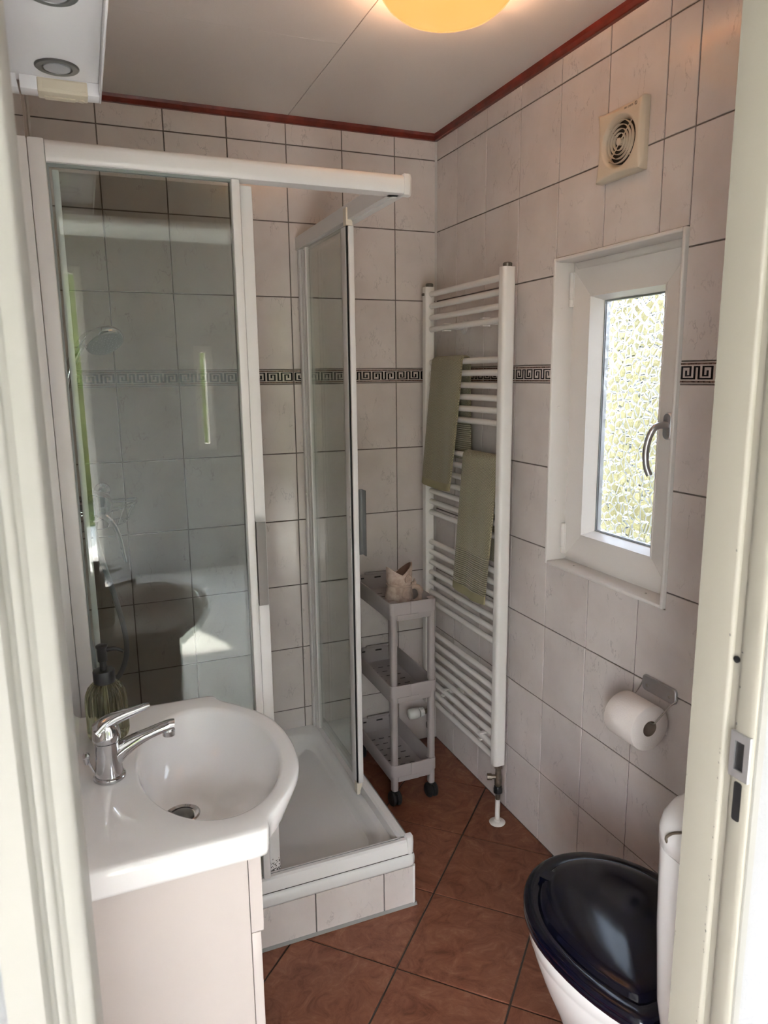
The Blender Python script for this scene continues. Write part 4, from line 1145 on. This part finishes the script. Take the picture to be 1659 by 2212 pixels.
b = B(); tube(b, [(tx - 0.020, ty - 0.002, ZR + 0.006), (tx - 0.031, ty - 0.002, ZR + 0.036)], 0.0022, 10); lathe(b, [(0.003, -0.012), (0.0055, -0.004), (0.0062, 0.004), (0.004, 0.009)], (tx - 0.034, ty - 0.002, ZR + 0.045), 10)
mk('pop_up_rod', b, M['chrome'], tap)

# soap dispenser
SX, SY = -1.277, -1.186
soap = thing('soap_dispenser', 'ribbed olive glass soap dispenser with black pump on the washbasin', 'soap dispenser', (SX, SY, ZR))
b = B()
rib = lambda a, h: 1 + (0.030 * cos(a * 24) if 0.006 < h < 0.108 else 0.0)
pf = [(0.030, 0.0), (0.0350, 0.003), (0.0365, 0.010), (0.0365, 0.040), (0.0365, 0.075), (0.0350, 0.088), (0.0305, 0.099), (0.0235, 0.107), (0.0190, 0.111), (0.0185, 0.114)]
lathe(b, pf, (SX, SY, ZR + 0.0004), 144, fn=rib)
mk('bottle', b, M['olive_glass'], soap, ang=80)
b = B(); lathe(b, [(0.0175, 0.1085), (0.0195, 0.110), (0.0195, 0.132), (0.0185, 0.1335), (0.008, 0.1338)], (SX, SY, ZR), 28); mk('collar', b, M['black'], soap, ang=40)
b = B(); lathe(b, [(0.0062, 0.133), (0.0062, 0.150), (0.0085, 0.151), (0.0090, 0.176), (0.0105, 0.178), (0.0105, 0.181), (0.0085, 0.1825)], (SX, SY, ZR), 22)
tube(b, smooth_path([(SX + 0.004, SY, ZR + 0.172), (SX + 0.020, SY, ZR + 0.1725), (SX + 0.028, SY, ZR + 0.170), (SX + 0.037, SY, ZR + 0.1645)], 4), [0.0050, 0.0048, 0.0046, 0.0044, 0.0042, 0.0040, 0.0038, 0.0036, 0.0034, 0.0034, 0.0032, 0.0032, 0.0030], 12)
mk('pump', b, M['black'], soap, ang=40)
b = B(); tube(b, [(SX, SY, ZR + 0.006), (SX, SY, ZR + 0.109)], 0.003, 8); mk('dip_tube', b, mat('clear_tube', (0.6, 0.6, 0.5), 0.3), soap)

# ------------------------------------------------------------------ mirror with light canopy over the basin
mir = thing('wall_mirror', 'mirror board on the left wall above the washbasin', 'mirror', (XL, cy0, 0.95))
b = B(); box(b, XL + 0.0005, -1.3300, -1.600, -1.070, 0.98, 1.985, 0.001, 1); mk('board', b, M['canopy'], mir)
b = B(); box(b, -1.3299, -1.3275, -1.598, -1.072, 0.982, 1.983, 0.0008, 1); mk('mirror_glass', b, M['mirror'], mir, smooth=False)
can = thing('light_canopy', 'white light canopy with recessed spotlights above the mirror', 'mirror light', (-1.275, -1.333, 2.0))
b = B(); box(b, XL + 0.0005, -1.2015, -1.597, -1.070, 2.022, 2.060, 0.001, 1)
mk('panel', b, M['canopy'], can)
b = B(); box(b, -1.2014, -1.1980, -1.600, -1.067, 2.0000, 2.062, 0.001, 2); mk('fascia', b, M['canopy'], can)
for y0, y1 in ((-1.1010, -1.067), (-1.600, -1.566)):
    b = B(); box(b, XL + 0.0300, -1.2016, y0, y1, 2.0000, 2.0219, 0.001, 2); mk('end_strip', b, M['canopy'], can)
for y_ in (-1.150, -1.402):
    b = B(); lathe(b, [(0.0345, 0.0), (0.0345, -0.0012), (0.0325, -0.0028), (0.0240, -0.0030), (0.0225, -0.0010), (0.0225, 0.0)], (-1.2665, y_, 2.0218), 36)
    sp_ = mk('spotlight', b, M['darkmetal'], can)
    b = B(); lathe(b, [(0.0205, -0.0005), (0.0205, -0.0030), (0.0185, -0.0036), (0.010, -0.0050)], (-1.2665, y_, 2.0218), 30); mk('lens', b, M['lens'], sp_)
b = B(); box(b, -1.3000, -1.2205, -1.1040, -1.0685, 1.9970, 2.0200, 0.002, 2)
sk = mk('razor_socket', b, M['socket'], can)
sk['label'] = 'yellowed cream plastic socket with flap'
b = B(); box(b, -1.2900, -1.2410, -1.0850, -1.0700, 1.9955, 1.9972, 0.0006, 2); mk('flap', b, M['socket'], sk)
b = B(); box(b, -1.2920, -1.2230, -1.1050, -1.1038, 2.0030, 2.0170, 0.0004, 1); mk('flap', b, M['socket'], sk)
b = B(); prism(b, [(-1.2310 + 0.0055 * cos(a), -1.0775 + 0.0055 * sin(a)) for a in [2 * pi * k / 18 for k in range(18)]], 'z', 1.9955, 1.9972); mk('button', b, M['socket'], sk)

# ------------------------------------------------------------------ toilet
toi = thing('toilet', 'white toilet with closed glossy navy lid by the door wall', 'toilet', (-0.345, -1.62, 0.0))
tcx, tyc = -0.345, -1.540
def egg(s, z_, dy=0.0, n=56, back=0.217, fr=0.215, w=0.180):
    pts = []
    for k in range(n):
        a = 2 * pi * k / n
        x_ = w * cos(a); y_ = sin(a) * (fr if sin(a) > 0 else 0.300)
        if y_ < -back: y_ = -back; x_ = math.copysign(w * sqrt(max(0, 1 - (back / 0.300) ** 2)), cos(a)) * min(1.0, abs(cos(a)) / sqrt(1 - (back / 0.300) ** 2))
        pts.append((tcx + x_ * s, tyc + dy + y_ * s, z_))
    return pts
b = B()
def bowl(sx, fr, bk, z_, n=56):
    pts = []
    for k in range(n):
        a = 2 * pi * k / n
        pts.append((tcx + sx * cos(a), tyc + (fr if sin(a) > 0 else bk) * sin(a), z_))
    return pts
loft(b, [bowl(0.105, 0.085, 0.30, 0.0), bowl(0.108, 0.09, 0.30, 0.012), bowl(0.100, 0.085, 0.29, 0.05), bowl(0.098, 0.085, 0.29, 0.12), bowl(0.105, 0.100, 0.285, 0.17), bowl(0.124, 0.135, 0.275, 0.22), bowl(0.144, 0.165, 0.265, 0.27), bowl(0.160, 0.187, 0.255, 0.32), bowl(0.166, 0.195, 0.25, 0.345), bowl(0.1665, 0.197, 0.25, 0.352), bowl(0.171, 0.201, 0.25, 0.358), bowl(0.172, 0.203, 0.25, 0.385), bowl(0.168, 0.199, 0.25, 0.392), bowl(0.13, 0.16, 0.22, 0.393)])
mk('bowl', b, M['ceram'], toi, ang=60)
b = B(); box(b, tcx - 0.165, tcx + 0.165, -1.915, -1.735, 0.300, 0.392, 0.02, 4); mk('rear_deck', b, M['ceram'], toi, ang=50)
b = B(); loft(b, [egg(0.985, 0.3935), egg(1.0, 0.396), egg(1.0, 0.404), egg(0.99, 0.4075), egg(0.9, 0.408)]); mk('seat', b, M['navy'], toi, ang=60)
b = B(); loft(b, [egg(0.985, 0.4090), egg(1.000, 0.4105), egg(1.004, 0.416), egg(0.996, 0.4215), egg(0.97, 0.4245), egg(0.90, 0.4255), egg(0.855, 0.4245), egg(0.838, 0.4230), egg(0.828, 0.4250), egg(0.815, 0.4310), egg(0.795, 0.4335), egg(0.70, 0.4370), egg(0.5, 0.4410), egg(0.25, 0.4430), egg(0.05, 0.4435)])
lid = mk('lid', b, M['navy'], toi, ang=55)
b = B(); 
ta = radians(118)
tp0 = Vector((tcx + 0.825 * 0.18 * cos(ta), tyc + 0.825 * 0.215 * sin(ta), 0))
td = Vector((cos(ta), sin(ta), 0)).normalized(); tn = Vector((-td.y, td.x, 0))
loft(b, [[tuple(tp0 + td * u + tn * v + Vector((0, 0, z_))) for u, v in ((-0.030, -0.016), (0.006, -0.016), (0.006, 0.016), (-0.030, 0.016))] for z_ in (0.424, 0.4338, 0.4352)])
mk('lid_tab', b, M['navy'], lid, smooth=False)
for s in (-1, 1):
    b = B(); tube(b, [(tcx + s * 0.098, -1.772, 0.412), (tcx + s * 0.064, -1.772, 0.412)], 0.014, 16); box(b, tcx + s * 0.081 - 0.012, tcx + s * 0.081 + 0.012, -1.785, -1.758, 0.3925, 0.410, 0.003); mk('hinge', b, M['navy'], toi)
# cistern
def cis(x0, x1, y0, y1, r, z_): return [(*p, z_) for p in rrect(x0, x1, y0, y1, r, 8)]
b = B()
CX0, CX1, CY0, CY1 = -0.533, -0.157, -1.916, -1.790
loft(b, [cis(CX0 + 0.065, CX1 - 0.065, CY0, CY1 - 0.020, 0.03, 0.394), cis(CX0 + 0.038, CX1 - 0.038, CY0, CY1 - 0.006, 0.04, 0.44), cis(CX0 + 0.019, CX1 - 0.019, CY0, CY1 - 0.003, 0.045, 0.54), cis(CX0 + 0.008, CX1 - 0.008, CY0, CY1, 0.050, 0.68), cis(CX0 + 0.002, CX1 - 0.002, CY0, CY1, 0.052, 0.8205)])
ck = mk('cistern', b, M['ceram'], toi, ang=60)
b = B()
loft(b, [cis(CX0 + 0.004, CX1 - 0.004, CY0, CY1 - 0.002, 0.052, 0.8212), cis(CX0, CX1, CY0, CY1 + 0.001, 0.053, 0.824), cis(CX0, CX1, CY0, CY1 + 0.001, 0.053, 0.848), cis(CX0 + 0.004, CX1 - 0.004, CY0 + 0.002, CY1 - 0.002, 0.052, 0.866), cis(CX0 + 0.014, CX1 - 0.014, CY0 + 0.006, CY1 - 0.008, 0.050, 0.880), cis(CX0 + 0.030, CX1 - 0.030, CY0 + 0.014, CY1 - 0.018, 0.044, 0.890), cis(CX0 + 0.055, CX1 - 0.055, CY0 + 0.03, CY1 - 0.034, 0.03, 0.895)])
cl = mk('cistern_lid', b, M['ceram'], toi, ang=60)
b = B(); lathe(b, [(0.027, 0.0), (0.027, 0.003), (0.022, 0.004)], ((CX0 + CX1) / 2, (CY0 + CY1) / 2, 0.8945), 24); mk('flush_button', b, M['chrome'], cl)
b = B(); tube(b, smooth_path([(CX0 + 0.003, -1.835, 0.838), (CX0 - 0.003, -1.838, 0.850), (CX0 + 0.001, -1.846, 0.861), (CX0 + 0.006, -1.858, 0.868)], 5), 0.0022, 8); mk('side_recess_edge', b, M['brass'], cl)

# ------------------------------------------------------------------ toilet paper and holder
hol = thing('paper_holder', 'steel toilet paper holder screwed to the tiled wall', 'paper holder', (-0.006, -1.26, 0.72))
b = B()
pl = rrect(-1.3170, -1.2030, 0.7215, 0.7610, 0.010, 5)
loft(b, [[(-0.0004, *p) for p in pl], [(-0.0065, *p) for p in pl], [(-0.0080, y + (0.0015 if y < -1.26 else -0.0015), z_ + (0.0015 if z_ < 0.741 else -0.0015)) for y, z_ in pl]])
hp_ = mk('wall_plate', b, M['satin'], hol)
for y_ in (-1.222, -1.298):
    b = B(); lathe(b, [(0.0042, -0.0080), (0.0040, -0.0095), (0.0024, -0.0102), (0.0020, -0.0090)], (0, y_, 0.737), 14, 'x'); mk('screw', b, M['steel'], hp_)
RCX, RCZ, RYA, RYB = -0.0700, 0.6700, -1.2050, -1.3050
for s, ye in ((1, RYA + 0.003), (-1, RYB - 0.004)):
    b = B()
    yw = -1.2025 if s > 0 else -1.3175
    pth = smooth_path([(-0.004, yw, 0.745), (-0.006, yw + s * 0.002, 0.735), (-0.020, ye + s * 0.0015, 0.718), (-0.055, ye + s * 0.001, 0.688), (-0.062, ye - s * 0.002, 0.683), (-0.064, ye - s * 0.018, 0.6825)], 5)
    tube(b, pth, 0.0019, 8); mk('wire_arm', b, M['steel'], hol)
rol = thing('toilet_roll', 'white toilet paper roll on the steel wall holder', 'toilet paper', (RCX, -1.255, RCZ - 0.058))
b = B()
lathe(b, [(0.0200, RYA), (0.0555, RYA), (0.0572, RYA - 0.002), (0.0572, RYB + 0.002), (0.0555, RYB), (0.0200, RYB)], (RCX, 0, RCZ), 48, 'y', False, False, fn=lambda a, h: 1 + 0.004 * sin(3 * a))
mk('paper', b, M['paper'], rol, ang=50)
b = B(); lathe(b, [(0.0200, RYA + 0.0002), (0.0200, RYB - 0.0002), (0.0190, RYB - 0.0002), (0.0190, RYA + 0.0002), (0.0200, RYA + 0.0002)], (RCX, 0, RCZ), 32, 'y', False, False); mk('card_core', b, M['card'], rol, ang=50)
b = B(); loft(b, [[(RCX + 0.0573 * cos(a), y_, RCZ + 0.0573 * sin(a) - d_) for y_ in (RYA - 0.001, RYB + 0.001)] for a, d_ in [(0.9, 0), (0.5, 0), (0.2, 0), (0.0, 0.0), (0.0, 0.015), (0.0, 0.030)]], False, False, closed=False)
mk('loose_sheet', b, M['paper'], rol)

# ------------------------------------------------------------------ extractor fan
fan = thing('extractor_fan', 'cream square extractor fan with round grille high on the wall', 'extractor fan', (-0.018, -1.033, 1.985))
FY, FZ, FH = -1.033, 2.0665, 0.0805
FD = 0.0230        # depth of the cover
def fanp(a, t):
    """t 0: rim of the round opening, t 1: outer edge of the square cover"""
    c, s = cos(a), sin(a)
    k = FH / max(abs(c), abs(s))
    r0 = 0.0615
    r = r0 + (k - r0) * t
    return c * r, s * r
na = 64
def fdepth(u, v):
    eu, ev = abs(u) / FH, abs(v) / FH
    bu = 0.13 * (1 - ev ** 2) + 0.012; bv = 0.13 * (1 - eu ** 2) + 0.012
    f = max(0.0, min(1.0, (1 - eu) / bu, (1 - ev) / bv))
    return 0.012 + (FD - 0.012) * f ** 0.9
def fcirc(r, x_): return [(x_, FY - r * cos(2 * pi * k / na), FZ + r * sin(2 * pi * k / na)) for k in range(na)]
b = B()
loft(b, [fcirc(0.0500, -0.0060), fcirc(0.0525, -0.0120), fcirc(0.0570, -0.0190), fcirc(0.0605, -0.0225)]
     + [[(-fdepth(*fanp(2 * pi * k / na, t)), FY - fanp(2 * pi * k / na, t)[0], FZ + fanp(2 * pi * k / na, t)[1]) for k in range(na)] for t in (0.03, 0.2, 0.35, 0.5, 0.62, 0.72, 0.8, 0.87, 0.93, 0.97, 1.0)]
     + [[(-0.0005, FY - fanp(2 * pi * k / na, 1.0)[0], FZ + fanp(2 * pi * k / na, 1.0)[1]) for k in range(na)]], False, False)
fc_ = mk('cover', b, M['fancream'], fan, ang=40)
b = B(); lathe(b, [(0.0502, -0.0062), (0.0502, -0.0012), (0.01, -0.0010)], (0, FY, FZ), 40, 'x', False, True); mk('cavity', b, M['fandark'], fan)
for r_ in (0.0470, 0.0375, 0.0280, 0.0185):
    b = B(); lathe(b, [(r_, -0.0150), (r_, -0.0215), (r_ + 0.0007, -0.0222), (r_ + 0.0014, -0.0215), (r_ + 0.0014, -0.0150), (r_, -0.0150)], (0, FY, FZ), 48, 'x', False, False); mk('grille_ring', b, M['fancream'], fan, ang=60)
b = B(); lathe(b, [(0.0085, -0.012), (0.0085, -0.0215), (0.007, -0.0226), (0.0, -0.0228)], (0, FY, FZ), 24, 'x'); mk('grille_hub', b, M['fancream'], fan)
for k in range(4):
    a = radians(45 + 90 * k); d = Vector((0, cos(a), sin(a))); e_ = Vector((0, -sin(a), cos(a)))
    b = B(); c0 = Vector((0, FY, FZ))
    loft(b, [[tuple(c0 + d * r_ + e_ * w_ + Vector((x_, 0, 0))) for w_, x_ in ((-0.0007, -0.0155), (0.0007, -0.0155), (0.0007, -0.0185), (-0.0007, -0.0185))] for r_ in (0.007, 0.0545)]); mk('grille_spoke', b, M['fancream'], fan, smooth=False)
def text_mesh(name, body, size, m, parent, mw):
    cu = bpy.data.curves.new(name, 'FONT'); cu.body = body; cu.size = size; cu.extrude = 0.0001; cu.align_x = 'CENTER'; cu.align_y = 'CENTER'
    to = bpy.data.objects.new(name, cu); COL.objects.link(to)
    bpy.context.view_layer.update()
    dg = bpy.context.evaluated_depsgraph_get()
    me = bpy.data.meshes.new_from_object(to.evaluated_get(dg))
    bpy.data.objects.remove(to)
    me.transform(mw)
    me.materials.append(m)
    o = bpy.data.objects.new(name, me); COL.objects.link(o)
    attach(o, parent)
    return o
# the cover hangs upside down: lettering turned half a turn
def face_mw(y_, z_, x_, rot):
    # text x -> world -y, text y -> world z, normal -> -x ; then spin
    Rm = Matrix(((0, 0, -1, 0), (-1, 0, 0, 0), (0, 1, 0, 0), (0, 0, 0, 1)))
    return Matrix.Translation((x_, y_, z_)) @ Rm @ Matrix.Rotation(rot, 4, 'Z')
text_mesh('lettering', 'SILENT 100', 0.0062, M['print'], fc_, face_mw(-1.066, 2.1350, -FD - 0.0001, pi))
b = B(); lathe(b, [(0.0042, -FD), (0.0042, -FD - 0.0003), (0.0034, -FD - 0.0003), (0.0034, -FD)], (0, -1.0905, 2.1350), 24, 'x', False, False)
tube(b, smooth_path([(-FD - 0.0001, -1.0890, 2.1370), (-FD - 0.0001, -1.0912, 2.1368), (-FD - 0.0001, -1.0898, 2.1350), (-FD - 0.0001, -1.0916, 2.1332), (-FD - 0.0001, -1.0892, 2.1330)], 4), 0.0004, 5)
mk('emblem', b, M['print'], fc_, smooth=False)

# ------------------------------------------------------------------ ceiling lamp
lam = thing('ceiling_lamp', 'warm glowing opal glass bowl lamp on the ceiling', 'ceiling lamp', (-0.462, -0.985, 2.28))
LX, LY = -0.462, -0.985
ll_ = bpy.data.lights.new('lamp_bulb', 'POINT'); ll_.energy = 2.1; ll_.color = (1.0, 0.60, 0.36); ll_.shadow_soft_size = 0.03
lo_ = bpy.data.objects.new('lamp_bulb', ll_); COL.objects.link(lo_); lo_.location = (LX, LY, 2.335); attach(lo_, lam)
b = B(); lathe(b, [(0.120, HC - 0.0005), (0.120, HC - 0.012), (0.112, HC - 0.014)], (LX, LY, 0), 40); mk('base_plate', b, M['canopy'], lam)
b = B(); lathe(b, [(0.150, 2.3500), (0.1515, 2.3490), (0.147, 2.338), (0.135, 2.322), (0.115, 2.306), (0.088, 2.294), (0.055, 2.2865), (0.02, 2.284), (0.0005, 2.2838)], (LX, LY, 0), 56, c0=False, c1=False)
lathe(b, [(0.150, 2.3500), (0.146, 2.3490), (0.142, 2.339), (0.131, 2.325), (0.112, 2.310), (0.086, 2.298), (0.054, 2.2905), (0.02, 2.288), (0.0005, 2.2878)], (LX, LY, 0), 56, c0=False, c1=False)
mk('glass_bowl', b, M['lamp'], lam, ang=60)
for k in range(3):
    a = radians(30 + 120 * k)
    b = B(); tube(b, [(LX + 0.114 * cos(a), LY + 0.114 * sin(a), HC - 0.010), (LX + 0.153 * cos(a), LY + 0.153 * sin(a), HC - 0.018), (LX + 0.155 * cos(a), LY + 0.155 * sin(a), 2.347), (LX + 0.149 * cos(a), LY + 0.149 * sin(a), 2.340)], 0.003, 8); mk('clip', b, M['chrome'], lam)
# ------------------------------------------------------------------ hall behind the camera and the garden outside
HX0, HX1, HY0, HZ = -2.4, 1.4, -4.9, 2.5
b = B(); box(b, HX0, HX1, HY0, -1.92, -0.12, -0.0036); struct('floor_hall', b, M['hallfloor'], smooth=False)
b = B(); box(b, HX0 - 0.1, HX1 + 0.1, HY0 - 0.1, -2.006, HZ, HZ + 0.1); struct('ceiling_hall', b, M['hallwall'], smooth=False)
WN = [1]
def hall_wall(name, ops, axis, f0, f1, u0, u1):
    """wall from u0 to u1 along its length, thickness f0..f1, with glazed openings (u, u, z, z)"""
    def bb(bm, a, c, d, e, g0=f0, g1=f1, bev=0.0):
        if axis == 'x': box(bm, a, c, g0, g1, d, e, bev)
        else: box(bm, g0, g1, a, c, d, e, bev)
    b = B()
    us = [u0] + [v for o_ in ops for v in o_[:2]] + [u1]
    for a, c in zip(us[0::2], us[1::2]): bb(b, a, c, -0.12, HZ)
    for a, c, d, e in ops: bb(b, a, c, e, HZ); bb(b, a, c, -0.12, d)
    struct(name, b, M['hallback' if name.endswith('back') else 'hallwall'], smooth=False)
    fm = (f0 + f1) / 2
    for a, c, d, e in ops:
        WN[0] += 1
        loc = ((a + c) / 2, fm, d) if axis == 'x' else (fm, (a + c) / 2, d)
        w_ = thing('window_%d' % WN[0], None, None, loc, kind='structure')
        for p, q, r, t in ((a, a + 0.05, d, e), (c - 0.05, c, d, e), (a + 0.05, c - 0.05, e - 0.05, e), (a + 0.05, c - 0.05, d, d + 0.05)):
            b = B(); bb(b, p, q, r, t, fm - 0.03, fm + 0.03, 0.003); mk('frame', b, M['upvc'], w_)
        b = B(); bb(b, a + 0.045, c - 0.045, d + 0.045, e - 0.045, fm - 0.003, fm + 0.003); mk('pane', b, M['clear'], w_, smooth=False)
hall_wall('wall_hall_left', [(-4.75, -3.7, 0.15, 2.3)], 'y', HX0 - 0.1, HX0, HY0 - 0.1, -1.92)  # unseen window, added to throw daylight onto the bathroom's right wall
hall_wall('wall_hall_right', [], 'y', HX1, HX1 + 0.1, HY0 - 0.1, -1.92)
hall_wall('wall_hall_back', [(-2.3, -1.22, 0.02, 2.3), (-0.47, -0.33, 0.95, 1.75), (0.05, 0.75, 0.02, 2.3)], 'x', HY0 - 0.1, HY0, HX0, HX1)  # tall outer openings are shaped for fill daylight, the right one added unseen
b = B(); box(b, -14, 14, -16, 8, -0.30, -0.14); struct('garden_ground', b, M['grass'], smooth=False)
b = B(); box(b, -5, 4, -7.6, HY0 - 0.1, -0.14, -0.10); struct('terrace', b, M['pave'], smooth=False)
b = B(); box(b, 0.14, 1.05, -5.0, 2.0, -0.14, -0.11); struct('garden_path', b, M['pave'], smooth=False)

def hedge(name, label, x0, x1, y0, y1, h, nleaf, m, seed):
    random.seed(seed)
    t = thing(name, label, 'hedge', ((x0 + x1) / 2, (y0 + y1) / 2, -0.14))
    b = B()
    for k in range(nleaf):
        # leaves sit in a shell around the clipped volume
        p = Vector((x0 + (x1 - x0) * random.random(), y0 + (y1 - y0) * random.random(), -0.10 + h * random.random()))
        f = random.randrange(5)
        if f == 0: p.x = x0 + 0.10 * random.random()
        elif f == 1: p.x = x1 - 0.10 * random.random()
        elif f == 2: p.y = y0 + 0.10 * random.random()
        elif f == 3: p.y = y1 - 0.10 * random.random()
        else: p.z = h - 0.14 - 0.12 * random.random()
        u = Vector((random.uniform(-1, 1), random.uniform(-1, 1), random.uniform(-1, 1))).normalized()
        v = u.cross(Vector((random.uniform(-1, 1), random.uniform(-1, 1), random.uniform(-1, 1)))).normalized()
        s = 0.035 + 0.03 * random.random()
        vs = [b.verts.new(p - u * s), b.verts.new(p + v * s * 0.5 + u.cross(v) * s * 0.15), b.verts.new(p + u * s), b.verts.new(p - v * s * 0.5 + u.cross(v) * s * 0.15)]
        b.faces.new(vs)
    me = bpy.data.meshes.new('foliage'); b.to_mesh(me); b.free(); me.materials.append(m)
    o = bpy.data.objects.new('foliage', me); COL.objects.link(o); attach(o, t); o['kind'] = 'stuff'
    b = B(); box(b, x0 + 0.14, x1 - 0.14, y0 + 0.14, y1 - 0.14, -0.14, h - 0.30, 0.05, 2); mk('branches', b, m, t)
hedge('garden_hedge', 'yellow-green hedge seen blurred through the hammered window', 1.75, 2.6, -3.5, 5.5, 2.15, 26000, M['leaf'], 11)
hedge('garden_hedge', 'green hedge beyond the terrace behind the hall', -6.0, 5.0, -10.4, -9.4, 3.4, 22000, M['leaf2'], 12)
